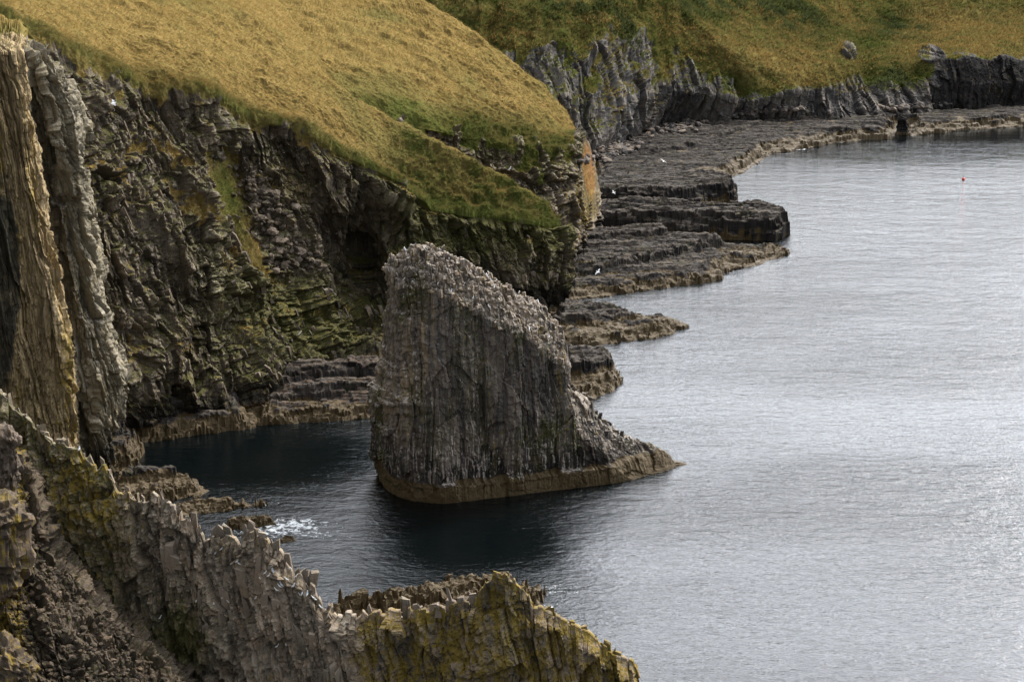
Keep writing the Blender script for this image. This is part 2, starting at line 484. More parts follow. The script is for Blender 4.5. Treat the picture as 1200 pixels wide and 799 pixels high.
# ------------------------------------------------------------------ angular broken slabs standing proud of a rock face
def shards(name, pts, w, h, mat, parent, lean=0.0, yaw=.5, sink=.0, pale=.3, guano=.1, moss=.1, lich=.0, tan=.1, taper=(.5, .95), dep=.8, rust=.0):
    n = len(pts)
    W = rng.uniform(w[0], w[1], n); H = h[0] + (h[1] - h[0]) * rng.random(n) ** 1.6; D = W * rng.uniform(.5, 1.1, n) * dep
    V = np.zeros((n, 8, 3)); ma = np.zeros((n, 8, 4)); mb = np.zeros((n, 8, 4)); mc = np.zeros((n, 8, 4))
    ya = rng.uniform(-yaw, yaw, n); tp = rng.uniform(taper[0], taper[1], n); ln = lean + rng.normal(0, .10, n)
    c, s_ = np.cos(ya), np.sin(ya)
    sl = rng.uniform(-.35, .35, n); t = rng.random(n)
    for k, (sx, sy, sz) in enumerate([(-1, -1, 0), (1, -1, 0), (1, 1, 0), (-1, 1, 0), (-1, -1, 1), (1, -1, 1), (1, 1, 1), (-1, 1, 1)]):
        f = tp if sz else 1.0
        x = sx * W * .5 * f * rng.uniform(.8, 1.15, n); y = sy * D * .5 * f * rng.uniform(.8, 1.15, n)
        z = np.where(sz, H * (1 + sl * sx * .6 + rng.uniform(-.10, .10, n)), -H * .35)
        V[:, k, 0] = pts[:, 0] + x * c - y * s_ + ln * z
        V[:, k, 1] = pts[:, 1] + x * s_ + y * c + sink
        V[:, k, 2] = pts[:, 2] + z - H * .25
        ma[:, k, 3] = t; ma[:, k, 2] = guano * (1.3 if sz else .5); ma[:, k, 1] = lich
        mb[:, k, 0] = moss; mb[:, k, 2] = tan; mc[:, k, 2] = pale * (.35 + t) * (1.2 if sz else .6); mc[:, k, 1] = rust; mc[:, k, 3] = .5 * sz
    q = np.array([[0, 3, 2, 1], [4, 5, 6, 7], [0, 1, 5, 4], [1, 2, 6, 5], [2, 3, 7, 6], [3, 0, 4, 7]])
    F_ = (q[None] + 8 * np.arange(n)[:, None, None]).reshape(-1, 4)
    V = V.reshape(-1, 3) - np.array(parent.location)
    o = make_mesh(name, V, F_, [mat], ma.reshape(-1, 4), mb.reshape(-1, 4), mc.reshape(-1, 4))
    o.location = parent.location
    bpy.context.view_layer.update()
    with bpy.context.temp_override(active_object=parent, object=parent, selected_objects=[parent, o], selected_editable_objects=[parent, o]):
        bpy.ops.object.join()          # broken slabs are the rock's own surface: one mesh with it
    return parent

# ================================================================== A: near headland and its cliff
def build_headland():
    base = [(-60, 560, None, 0), (60, 552, None, 0), (150, 516, None, 0), (200, 505, None, 0), (250, 499, None, 0), (300, 488, None, 0), (345, 470, None, 0),
            (400, 440, None, 0), (440, 425, None, 0), (480, 400, None, 0), (530, 385, None, 0), (600, 374, None, 0), (640, 366, None, 0), (668, 372, None, 0)]
    A1 = to_world(base); A0 = A1.copy(); A0[:, 2] = -5; A0[:, 1] -= 2
    key = [e[0] for e in base]
    nu = 660
    c0 = resample(A0, nu, key); c1 = resample(A1, nu, key)
    A2 = [(-60, 440, 226), (60, 440, 226), (150, 425, 230), (200, 415, 238), (250, 405, 241), (290, 395, 246), (330, 385, 253), (400, 360, 267), (430, 352, 274), (480, 335, 275), (530, 330, 283), (600, 325, 288), (640, 320, 291), (664, 325, 294)]
    A3 = [(-60, 240, 228), (60, 240, 228), (150, 300, 234), (200, 300, 242), (245, 300, 246), (285, 300, 253), (330, 270, 261), (400, 290, 274), (430, 290, 279), (480, 280, 277), (530, 285, 284), (600, 290, 289), (640, 290, 292), (660, 292, 295)]
    A4 = [(-60, 120, 230), (60, 120, 231), (120, 180, 239), (190, 200, 247), (240, 190, 253), (275, 200, 263), (330, 195, 266), (395, 215, 269), (440, 222, 273), (490, 252, 278), (530, 262, 285), (600, 270, 290), (640, 276, 293), (657, 276, 296)]
    A5 = [(-60, -5, 230), (0, 22, 234), (98, 68, 243), (159, 98, 251), (236, 103, 256), (287, 135, 264), (358, 155, 268), (400, 182, 270), (464, 213, 276), (501, 246, 280), (530, 250, 285), (600, 256, 289), (640, 266, 293), (654, 266, 297)]
    A6 = [(-60, -60, 245), (0, -20, 250), (150, 40, 262), (236, 60, 266), (300, 90, 272), (380, 120, 276), (434, 160, 280), (490, 190, 286), (535, 205, 291), (600, 232, 295), (635, 248, 298), (652, 259, 301)]
    A7 = [(-60, -110, 270), (50, -70, 280), (200, -20, 285), (300, 20, 290), (370, 80, 288), (400, 105, 285), (468, 142, 290), (535, 176, 296), (593, 206, 300), (630, 233, 303), (650, 255, 305)]
    A8 = [(-60, -180, 330), (50, -140, 330), (200, -90, 335), (300, -40, 335), (370, 60, 305), (400, 125, 292), (468, 165, 298), (535, 200, 303), (593, 240, 307), (630, 270, 309), (658, 300, 312)]
    g, vi = loft([c0, c1, A2, A3, A4, A5, A6, A7, A8], nu, [8, 90, 100, 80, 70, 60, 45, 25])
    nv = len(vi)
    nrm = -grid_normals(g)
    p = g.reshape(-1, 3); n = nrm.reshape(-1, 3)
    if n[:, 2].mean() < 0: n = -n
    v = np.repeat(vi, nu); px, py = proj(p)
    edge = fbm(p * .35, 3, 5) * .32 + .12 * fbm(p * np.array([1.2, 1.2, .2]), 2, 9)
    turf = sstep(4.72, 4.98, v + edge)
    # grassy gully, mossy shelves
    gully = np.maximum(blob(px, py, 268, 225, 24, 64, -18), blob(px, py, 290, 300, 20, 44, -30))
    gully = np.maximum(gully, .8 * blob(px, py, 235, 250, 30, 16, 35))
    gully = np.maximum(gully, .75 * blob(px, py, 205, 185, 46, 13, 35))
    gully = np.maximum(gully, .62 * blob(px, py, 215, 235, 40, 22, 40)); gully = np.maximum(gully, .55 * blob(px, py, 150, 170, 30, 30))
    gully = np.maximum(gully, .52 * blob(px, py, 380, 370, 60, 30))
    ter = blob(px, py, 385, 380, 60, 45)
    turfm = np.maximum(turf, sstep(.38, .72, gully + .5 * fbm(p * .5, 3, 21)))
    rock = 1 - turfm
    # rock relief: steep slanting beds on the left, vertical joints further right, terraces by the cave
    dl, tone = blocks(p, [(3.0, 4, 6, .80), (1.3, 1.6, 2.6, .42), (.55, .7, 1.0, .18)], 3, .9, tilt=(.40, 0))
    dm, tonem = blocks(p, [(4.2, 4, 3.2, .95), (1.5, 1.6, 1.5, .45), (.6, .7, .7, .18)], 23, .9, tilt=(-.12, 0))
    wm = sstep(-.12, .16, fbm(p * .09, 3, 29))
    dl = dl * (1 - wm) + dm * wm; tone = tone * (1 - wm) + tonem * wm
    dt, tone2 = blocks(p, [(7, 5, 1.6, 1.0), (2.2, 2, .8, .4), (.8, .8, .45, .16)], 33, .4)
    wt = np.clip(sstep(.35, .75, ter + .6 * blob(px, py, 320, 300, 40, 70)), 0, 1)
    d = dl * (1 - wt) + dt * wt
    tone = tone * (1 - wt) + tone2 * wt
    big = 1.8 * fbm(p * np.array([.10, .10, .05]), 3, 41) + 1.5 * (ridged(p * np.array([.11, .11, .05]) + np.outer(p[:, 2], [.04, 0, 0]), 3, 43) - .6)
    rb = rock * sstep(1, 1.3, v) * .75 + .25 * rock
    hum = sstep(430, 500, px) * sstep(5.0, 5.4, v) * (1 - sstep(6.6, 7, v))
    tuss = fbm(p * np.array([.12, .3, .2]), 4, 59) * .6 + fbm(p * .35, 4, 61) * (.45 + 1.3 * hum) + np.abs(fbm(p * np.array([.8, 1.4, 1.]), 3, 71)) * (.35 + .5 * hum)
    off = rb * (d + big) * (1 - .65 * sstep(4.5, 4.9, v)) + turfm * tuss
    off -= 4.0 * blob(px, py, 418, 300, 22, 55) * rock      # cave
    lip = np.exp(-((v - 5.05) / .22) ** 2)
    off += lip * (.7 + .8 * fbm(p * .4, 3, 77))
    q = p + n * off[:, None]
    # drop below the sea at the very foot
    g2 = q.reshape(nv, nu, 3)
    n2 = grid_normals(g2).reshape(-1, 3)
    if n2[:, 2].mean() < 0: n2 = -n2
    N = len(q); ma, mb, mc = masks(N)
    up = sstep(.45, .8, n2[:, 2])
    px2, py2 = proj(q)
    z = q[:, 2]
    ma[:, 0] = np.maximum(turfm, .62 * up * rock * sstep(4, 10, z) * sstep(-.15, .35, fbm(q * .22, 3, 81)))
    ma[:, 1] = .22 * sstep(20, 5, z) * up
    ma[:, 2] = .12 + .42 * up * rock * (blob(px2, py2, 230, 330, 90, 90) * 1.2 + blob(px2, py2, 310, 250, 40, 60) + .6 * blob(px2, py2, 400, 290, 40, 60))
    ma[:, 3] = tone
    mb[:, 0] = .40 + .45 * ter + .5 * up * rock * sstep(2, 6, z) + .35 * sstep(420, 500, px2) * rock * sstep(7, 14, z) + .25 * blob(px2, py2, 300, 350, 60, 60)
    mb[:, 1] = sstep(2.2, 1.2, z)
    mb[:, 2] = .22 + .18 * up + .3 * blob(px2, py2, 340, 225, 45, 25)
    mb[:, 3] = .75 * sstep(9, 3, z + 3 * fbm(q * .2, 2, 91)) * (1 - .6 * ter)
    mc[:, 0] = np.clip(-.32 + .75 * lip + .75 * hum * (.6 + fbm(q * .3, 3, 95)) + .75 * blob(px, py, 268, 235, 16, 60, -18) + .35 * blob(px, py, 380, 370, 60, 40) + .40 * sstep(300, 600, px2) + .12 * (1 - turf), -1, 1)
    mc[:, 1] = .25 * blob(px2, py2, 300, 480, 40, 30)
    mc[:, 2] = .10 + .25 * up * rock
    mc[:, 3] = convex(q.reshape(nv, nu, 3), n2) * rock * (1 - .6 * sstep(8, 3, z))
    f = grid_faces(nu, nv)
    o = make_mesh('cliff_headland', q, f, [M_ROCK], ma, mb, mc); o['kind'] = 'structure'
    register(q, f)
    ws = rock * ((v > 1.3) & (v < 4.6) & (px2 > 95) & (px2 < 640) & (py2 > 95))
    ps, _, _ = sample_faces(q, f, ws, 620)
    shards('rock_slabs', ps, (.3, .85), (.5, 1.7), M_ROCK, o, lean=-.30, yaw=.7, sink=.32, pale=.30, guano=.12, moss=.28, tan=.25)
    w = sstep(.45, .8, ma[:, 0]) * sstep(.2, .5, n2[:, 2]) * ((py2 > -25) & (v < 8)) * (.5 + 2.0 * lip + 1.2 * hum + 2.0 * (1 - turf))
    pp, nn, idx = sample_faces(q, f, w, 120000)
    gr = mc[f[idx, 0], 0]
    blades('meadow_grass', pp, nn, rng.uniform(.22, .55, len(pp)), grass_tint(pp, gr * .8), label='dry straw coloured grass over the near headland')

# ================================================================== B: second headland
def build_second_headland():
    base = [(380, 330, None, 0), (500, 345, None, 0), (600, 348, None, 0), (640, 338, None, 0), (668, 324, None, 0), (690, 298, None, 0), (704, 264, None, 0), (709, 247, None, 0)]
    nu = 420
    key = [e[0] for e in base]
    B1 = to_world(base); B0 = B1.copy(); B0[:, 2] = -5; B0[:, 1] -= 2
    c0 = resample(B0, nu, key); c1 = resample(B1, nu, key)
    B2 = [(380, 200, 303), (480, 232, 305), (560, 245, 306), (610, 250, 308), (650, 255, 312), (685, 250, 323), (698, 225, 338), (701, 215, 352)]
    B3 = [(380, 128, 298), (470, 143, 301), (535, 158, 306), (580, 168, 312), (620, 175, 316), (655, 174, 321), (678, 168, 327), (687, 167, 338), (690, 168, 350)]
    B4 = [(330, 60, 308), (430, 80, 314), (500, 92, 320), (560, 115, 324), (610, 132, 326), (645, 150, 330), (668, 150, 335), (681, 157, 343), (687, 163, 352)]
    B5 = [(300, -10, 335), (420, -60, 360), (498, 0, 345), (549, 30, 343), (589, 64, 341), (636, 98, 340), (652, 115, 341), (670, 142, 342), (683, 160, 347), (688, 170, 354)]
    B6 = [(300, -60, 380), (420, -100, 400), (498, 60, 365), (549, 110, 365), (589, 150, 362), (636, 190, 360), (660, 220, 362), (680, 235, 362), (690, 240, 362), (697, 245, 362)]
    g, vi = loft([c0, c1, B2, B3, B4, B5, B6], nu, [6, 70, 70, 70, 60, 20])
    nv = len(vi)
    n = grid_normals(g).reshape(-1, 3); p = g.reshape(-1, 3)
    if n[:, 2].mean() < 0: n = -n
    v = np.repeat(vi, nu); px, py = proj(p)
    edge = fbm(p * .3, 3, 105) * .5
    turf = sstep(2.7, 3.1, v + edge * (1 + sstep(560, 640, px)))
    slabm = blob(px, py, 684, 210, 7, 55, -8)
    turf *= 1 - sstep(.15, .4, slabm)
    d, tone = blocks(p, [(4, 4, 3.0, .9), (1.6, 1.6, 1.2, .4), (.6, .6, .5, .16)], 103, .5)
    big = 1.3 * fbm(p * .11, 3, 141) + .5 * ridged(p * np.array([.16, .16, .06]), 2, 143)
    steep = np.exp(-((v - 3.1) / .55) ** 2) * sstep(500, 560, px)
    tuss = fbm(p * np.array([.12, .3, .2]), 4, 159) * .7 + fbm(p * .3, 4, 161) * (.5 + 1.4 * steep) + np.abs(fbm(p * np.array([.8, 1.4, 1.]), 3, 171)) * (.35 + .4 * steep)
    # little gullies in the slope and the shaded bites along its lower edge
    tuss -= 2.2 * blob(px, py, 452, 128, 22, 8, 20) + 2.0 * blob(px, py, 484, 145, 14, 7) + 1.5 * blob(px, py, 530, 165, 18, 8)
    off = (1 - turf) * (d + big) + turf * tuss
    off = off * (1 - .8 * sstep(.2, .6, blob(px, py, 692, 208, 14, 60)))
    q = p + n * off[:, None]
    n2 = grid_normals(q.reshape(nv, nu, 3)).reshape(-1, 3)
    if n2[:, 2].mean() < 0: n2 = -n2
    N = len(q); ma, mb, mc = masks(N); z = q[:, 2]
    px2, py2 = proj(q)
    up = sstep(.45, .8, n2[:, 2])
    ma[:, 0] = np.maximum(turf, .5 * up * sstep(4, 8, z)) * (1 - sstep(.15, .4, slabm))
    ma[:, 1] = .35 * blob(px2, py2, 690, 240, 14, 40) + .25 * sstep(620, 660, px2) * sstep(3, 6, z)
    ma[:, 2] = .10 + .3 * up * (1 - turf)
    ma[:, 3] = tone
    mb[:, 0] = .35 * (1 - turf) + .3 * steep
    mb[:, 1] = sstep(2.0, 1.2, z)
    mb[:, 2] = .25 * blob(px2, py2, 655, 250, 25, 40)
    mb[:, 3] = .7 * sstep(7, 3, z)
    mc[:, 0] = np.clip(-.30 + .85 * steep + .40 * sstep(4.3, 3.2, v) + .3 * sstep(540, 660, px2) + .5 * blob(px2, py2, 470, 135, 60, 20, 20) + .55 * blob(px2, py2, 455, 20, 30, 8, 15), -1, 1)
    so_ = blob(px2, py2, 690, 200, 7, 34, -6)
    mc[:, 2] *= 1 - so_; mb[:, 2] *= 1 - so_; mc[:, 1] = 1.6 * so_; ma[:, 2] *= 1 - so_; mc[:, 3] *= 1 - so_; ma[:, 0] *= 1 - sstep(.15, .4, so_)
    mc[:, 2] = .12 + .3 * blob(px2, py2, 655, 230, 30, 25)
    mc[:, 3] = convex(q.reshape(nv, nu, 3), n2, scale=.16) * (1 - turf)
    f = grid_faces(nu, nv)
    o = make_mesh('cliff_second_headland', q, f, [M_ROCK], ma, mb, mc); o['kind'] = 'structure'
    register(q, f)
    w = sstep(.45, .8, ma[:, 0]) * sstep(.15, .5, n2[:, 2]) * ((py2 > -25) & (v < 6)) * (1 - sstep(.1, .3, slabm)) * (.35 + 1.5 * steep)
    pp, nn, idx = sample_faces(q, f, w, 55000)
    blades('slope_grass', pp, nn, rng.uniform(.25, .6, len(pp)), grass_tint(pp, mc[f[idx, 0], 0] * .8), label='golden grass over the second headland')

# ================================================================== C: far cliffs and the far bay slope
def build_far():
    C1 = [(470, 205, None, 2), (560, 200, None, 2), (640, 195, None, 2), (700, 185, None, 2), (735, 170, None, 2), (765, 152, None, 2), (800, 146, None, 2), (850, 147, None, 2), (900, 143, None, 2), (960, 141, None, 2), (1000, 140, None, 2), (1060, 136, None, 2), (1095, 132, None, 2), (1200, 125, None, 2), (1300, 118, None, 2)]
    key = [e[0] for e in C1]; nu = 760
    w1 = to_world(C1); w0 = w1.copy(); w0[:, 2] = -4; w0[:, 1] -= 1
    c0 = resample(w0, nu, key); c1 = resample(w1, nu, key)
    C2 = [(470, 130, 420), (560, 120, 415), (640, 120, 413), (700, 125, 419), (740, 115, 433), (780, 105, 446), (840, 112, 453), (880, 118, 453), (930, 108, 460), (1000, 100, 470), (1060, 100, 477), (1095, 103, 475), (1200, 96, 481), (1300, 90, 492)]
    C3 = [(470, 0, 430), (540, 15, 430), (600, 20, 431), (680, 12, 441), (740, 0, 456), (782, 2, 465), (800, 12, 467), (840, 47, 462), (885, 77, 460), (928, 88, 464), (965, 82, 470), (1000, 60, 484), (1020, 66, 488), (1060, 72, 488), (1090, 72, 481), (1130, 67, 482), (1200, 71, 486), (1300, 66, 497)]
    C4 = [(470, -60, 450), (600, -50, 452), (740, -50, 482), (800, -20, 490), (860, 10, 490), (900, 30, 490), (950, 40, 496), (1000, 20, 516), (1030, 30, 522), (1080, 30, 522), (1200, 20, 530), (1300, 20, 540)]
    C5 = [(470, -130, 490), (740, -150, 550), (860, -150, 570), (950, -150, 580), (1030, -150, 590), (1200, -150, 600), (1300, -150, 610)]
    w5 = to_world(C5); w6 = w5.copy(); w6[:, 1] += 260; w6[:, 2] += 22; w6[:, 0] *= 1.5
    key5 = [e[0] for e in C5]
    g, vi = loft([c0, c1, C2, C3, C4, C5, resample(w6, nu, key5)], nu, [5, 75, 95, 70, 45, 12])
    nv = len(vi)
    n = grid_normals(g).reshape(-1, 3); p = g.reshape(-1, 3)
    if n[:, 2].mean() < 0: n = -n
    v = np.repeat(vi, nu); px, py = proj(p)
    left = 1 - sstep(775, 800, px)
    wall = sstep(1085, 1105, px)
    # buttresses running down the left part
    tilt = p.copy(); tilt[:, 0] -= .35 * p[:, 2]
    but = ridged(tilt * np.array([.085, .03, .012]), 3, 205)
    d, tone = blocks(p, [(4, 4, 20, 1.0), (1.8, 1.7, 8, .5), (.9, .8, 3, .24)], 203, .6, tilt=(-.35, 0), crack=.3)
    vn = v + .5 * fbm(p * .12, 3, 211) + .25 * fbm(p * .4, 3, 215)
    turf_r = sstep(2.9, 3.15, v + .25 * fbm(p * .25, 3, 219))
    turf_l = sstep(1.65, 2.2, vn - .45 * but + .12 * sstep(710, 780, px))
    # grass tongues between the buttresses
    turf_l = np.maximum(turf_l, sstep(-.35, .25, -but + .6 * fbm(p * .3, 3, 221)) * sstep(1.05, 1.5, vn))
    turf_d = sstep(1.8, 2.6, vn)
    right_soft = sstep(860, 960, px) * (1 - wall)
    turf_d = np.maximum(turf_d, sstep(1.55, 2.1, vn - .42 * but) * (1 - sstep(900, 960, px)))
    right_soft = (1 - wall)
    turf_m = np.maximum(turf_r, right_soft * turf_d)
    turf = left * turf_l + (1 - left) * turf_m
    rockpatch = np.maximum(blob(px, py, 1010, 105, 14, 14), blob(px, py, 1092, 66, 18, 10))
    rockpatch = np.maximum(rockpatch, .9 * blob(px, py, 995, 62, 12, 12))
    turf *= 1 - sstep(.35, .6, rockpatch)
    gul = blob(px, py, 1022, 75, 22, 45, -15) + .8 * blob(px, py, 905, 115, 45, 14) + .8 * blob(px, py, 850, 95, 35, 14, 30)
    scrub = np.clip(blob(px, py, 640, 5, 90, 22, 15) + blob(px, py, 930, 22, 45, 20, 20) + blob(px, py, 1055, 32, 35, 16) + .8 * blob(px, py, 830, 5, 60, 20) + .6 * blob(px, py, 735, 60, 20, 40, -30) + blob(px, py, 1040, 95, 30, 18), 0, 1)
    scrub *= sstep(-.35, .15, fbm(p * .15, 3, 231))
    off = (1 - turf) * (d + 1.2 * fbm(p * .12, 3, 241)) * (1 - .45 * wall) + left * 2.4 * (but - .6) * sstep(1, 1.4, v) * (1 - sstep(3, 4.2, v))
    off += turf * (fbm(p * .22, 4, 251) * .9 + .5 * np.abs(fbm(p * .8, 3, 255))) + scrub * 1.0 * np.abs(fbm(p * .5, 3, 259))
    off -= 3.0 * blob(px, py, 1015, 70, 9, 45, -12) + 2.5 * blob(px, py, 865, 100, 10, 20, -40) * (1 - left)
    q = p + n * off[:, None]
    n2 = grid_normals(q.reshape(nv, nu, 3)).reshape(-1, 3)
    if n2[:, 2].mean() < 0: n2 = -n2
    N = len(q); ma, mb, mc = masks(N); z = q[:, 2]
    px2, py2 = proj(q)
    up = sstep(.45, .8, n2[:, 2])
    ma[:, 0] = np.maximum(turf, .6 * up * sstep(5, 8, z) * (1 - wall))
    ma[:, 1] = .08
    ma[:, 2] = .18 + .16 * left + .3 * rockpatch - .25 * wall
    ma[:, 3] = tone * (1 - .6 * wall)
    mb[:, 0] = .15 + .35 * gul
    mb[:, 1] = sstep(2.0, 1.2, z)
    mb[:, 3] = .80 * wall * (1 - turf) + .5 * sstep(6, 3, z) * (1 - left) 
    mc[:, 0] = np.clip(.46 + .05 * left + .42 * scrub + .42 * gul - .35 * blob(px2, py2, 900, 70, 60, 25, 25) - .30 * blob(px2, py2, 1140, 40, 80, 25) + .2 * fbm(q * .1, 3, 261), -1, 1)
    mc[:, 2] = .30 * left * sstep(2.6, 1.2, v) + .4 * rockpatch
    mc[:, 3] = convex(q.reshape(nv, nu, 3), n2, scale=.22) * (1 - turf) * (1 - .7 * wall)
    f = grid_faces(nu, nv)
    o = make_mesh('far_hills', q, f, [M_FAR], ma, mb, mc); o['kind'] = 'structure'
    register(q, f)
    w = sstep(.4, .8, ma[:, 0]) * ((py2 > -20) & (px2 < 1230) & (px2 > 480) & (v < 4.8) & (py2 > -15)) * (1 + scrub)
    pp, nn, idx = sample_faces(q, f, w, 70000)
    sc = scrub[f[idx, 0]]
    col = grass_tint(pp, mc[f[idx, 0], 0] * .8)
    dk = np.array([.050, .060, .022]) * rng.uniform(.7, 1.4, len(pp))[:, None]
    ks = sstep(.35, .65, sc + rng.normal(0, .15, len(pp)))[:, None]
    blades('hillside_grass', pp, nn, rng.uniform(.4, .85, len(pp)) * (1 + .4 * sc), col * (1 - ks) + dk * ks, lean=(.4, -.3, 0), label='grass and low green scrub over the far slopes', width=.34)

# ================================================================== left slab buttress
def build_buttress():
    pys = [610, 560, 520, 480, 440, 400, 350, 300, 250, 200, 150, 110, 80, 62]
    R1 = np.interp(pys, [55, 150, 250, 350, 420, 520, 560, 610], [22, 40, 54, 72, 85, 90, 86, 86])
    R2 = np.interp(pys, [60, 80, 150, 250, 350, 400, 440, 470, 500, 545, 610], [48, 72, 88, 100, 112, 128, 147, 146, 130, 138, 142])
    curves = []
    for k, py in enumerate(pys):
        r1, r2 = R1[k], R2[k]
        curves.append([(-70, py, 204), (-20, py, 205), (14, py, 206.5), (r1 - 10, py, 207), (r1, py, 209), (r1 + 3, py, 214.5), (r1 + (r2 - r1) * .45, py, 214), (r2 - 6, py, 216), (r2, py, 219), (r2 + 5, py, 229)])
    for dy, dY in ((-6, 4), (-22, 14), (-38, 30)):
        curves.append([(a[0], a[1] + dy * (1.0 if a[0] < 30 else .6), a[2] + dY) for a in curves[len(pys) - 1]])
    nu = 420
    cw = []
    for c in curves:
        w = to_world(c)
        cw.append(resample(w, nu, [0, .14, .3, .44, .5, .55, .7, .84, .92, 1.0]))
    g, vi = loft(cw, nu, [22, 22, 26, 26, 26, 30, 32, 32, 32, 32, 26, 20, 14, 8, 10, 10])
    nv = len(vi)
    n = grid_normals(g).reshape(-1, 3); p = g.reshape(-1, 3)
    # outward = towards the camera on average
    if (n * (np.array([20, 0, 80]) - p)).sum(1).mean() < 0: n = -n
    v = np.repeat(vi, nu); u = np.tile(np.linspace(0, 1, nu), nv); px, py = proj(p)
    d, tone = blocks(p, [(1.6, 2.5, 22, .55), (.6, 1.2, 9, .30), (.28, .5, 3.5, .13), (1.2, 1.2, 1.8, .16)], 403, .35, tilt=(.16, 0))
    dg, tg = blocks(p, [(2.4, 2.5, 8, .9), (.9, 1.2, 3.0, .40), (.4, .5, 1.0, .16)], 423, .5, tilt=(.18, 0))
    gr = sstep(.48, .58, u)
    dd = d * (1 - gr) + dg * gr
    tone = tone * (1 - gr) + tg * gr
    big = .8 * fbm(p * np.array([.25, .25, .03]), 3, 441)
    off = dd + big
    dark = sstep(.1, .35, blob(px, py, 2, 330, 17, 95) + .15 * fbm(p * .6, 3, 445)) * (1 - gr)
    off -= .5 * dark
    q = p + n * off[:, None]
    n2 = grid_normals(q.reshape(nv, nu, 3)).reshape(-1, 3)
    if (n2 * (np.array([20, 0, 80]) - q)).sum(1).mean() < 0: n2 = -n2
    N = len(q); ma, mb, mc = masks(N); z = q[:, 2]; px2, py2 = proj(q)
    up = sstep(.35, .7, n2[:, 2])
    top = sstep(14.2, 15.2, v + .5 * fbm(p * .5, 3, 447))
    ma[:, 0] = np.maximum(top, .5 * up * sstep(40, 48, z))
    ma[:, 1] = .22 * (1 - gr) * (1 - dark) + .10 + .35 * blob(px2, py2, 80, 420, 12, 90) * (1 - gr)
    ma[:, 2] = .18 + .3 * up + .25 * gr * blob(px2, py2, 100, 400, 30, 90) + .25 * blob(px2, py2, 62, 370, 10, 90)
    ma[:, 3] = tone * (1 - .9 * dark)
    mb[:, 0] = .22 + .3 * gr * fbm(q * .2, 3, 449) + .30 * blob(px2, py2, 40, 470, 25, 60)
    mb[:, 1] = sstep(2.0, 1.0, z)
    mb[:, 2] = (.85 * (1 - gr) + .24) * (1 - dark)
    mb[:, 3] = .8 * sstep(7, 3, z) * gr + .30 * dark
    mc[:, 1] = .42 * blob(px2, py2, 20, 300, 8, 70) + .3 * blob(px2, py2, 60, 300, 8, 60)
    mc[:, 2] = .25 * (1 - gr) * (1 - dark) * blob(px2, py2, 30, 420, 20, 60) + .1 * gr
    mc[:, 3] = convex(q.reshape(nv, nu, 3), n2, scale=.10) * (1 - dark)
    f = grid_faces(nu, nv)
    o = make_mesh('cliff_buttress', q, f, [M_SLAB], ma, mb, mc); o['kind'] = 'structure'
    register(q, f)

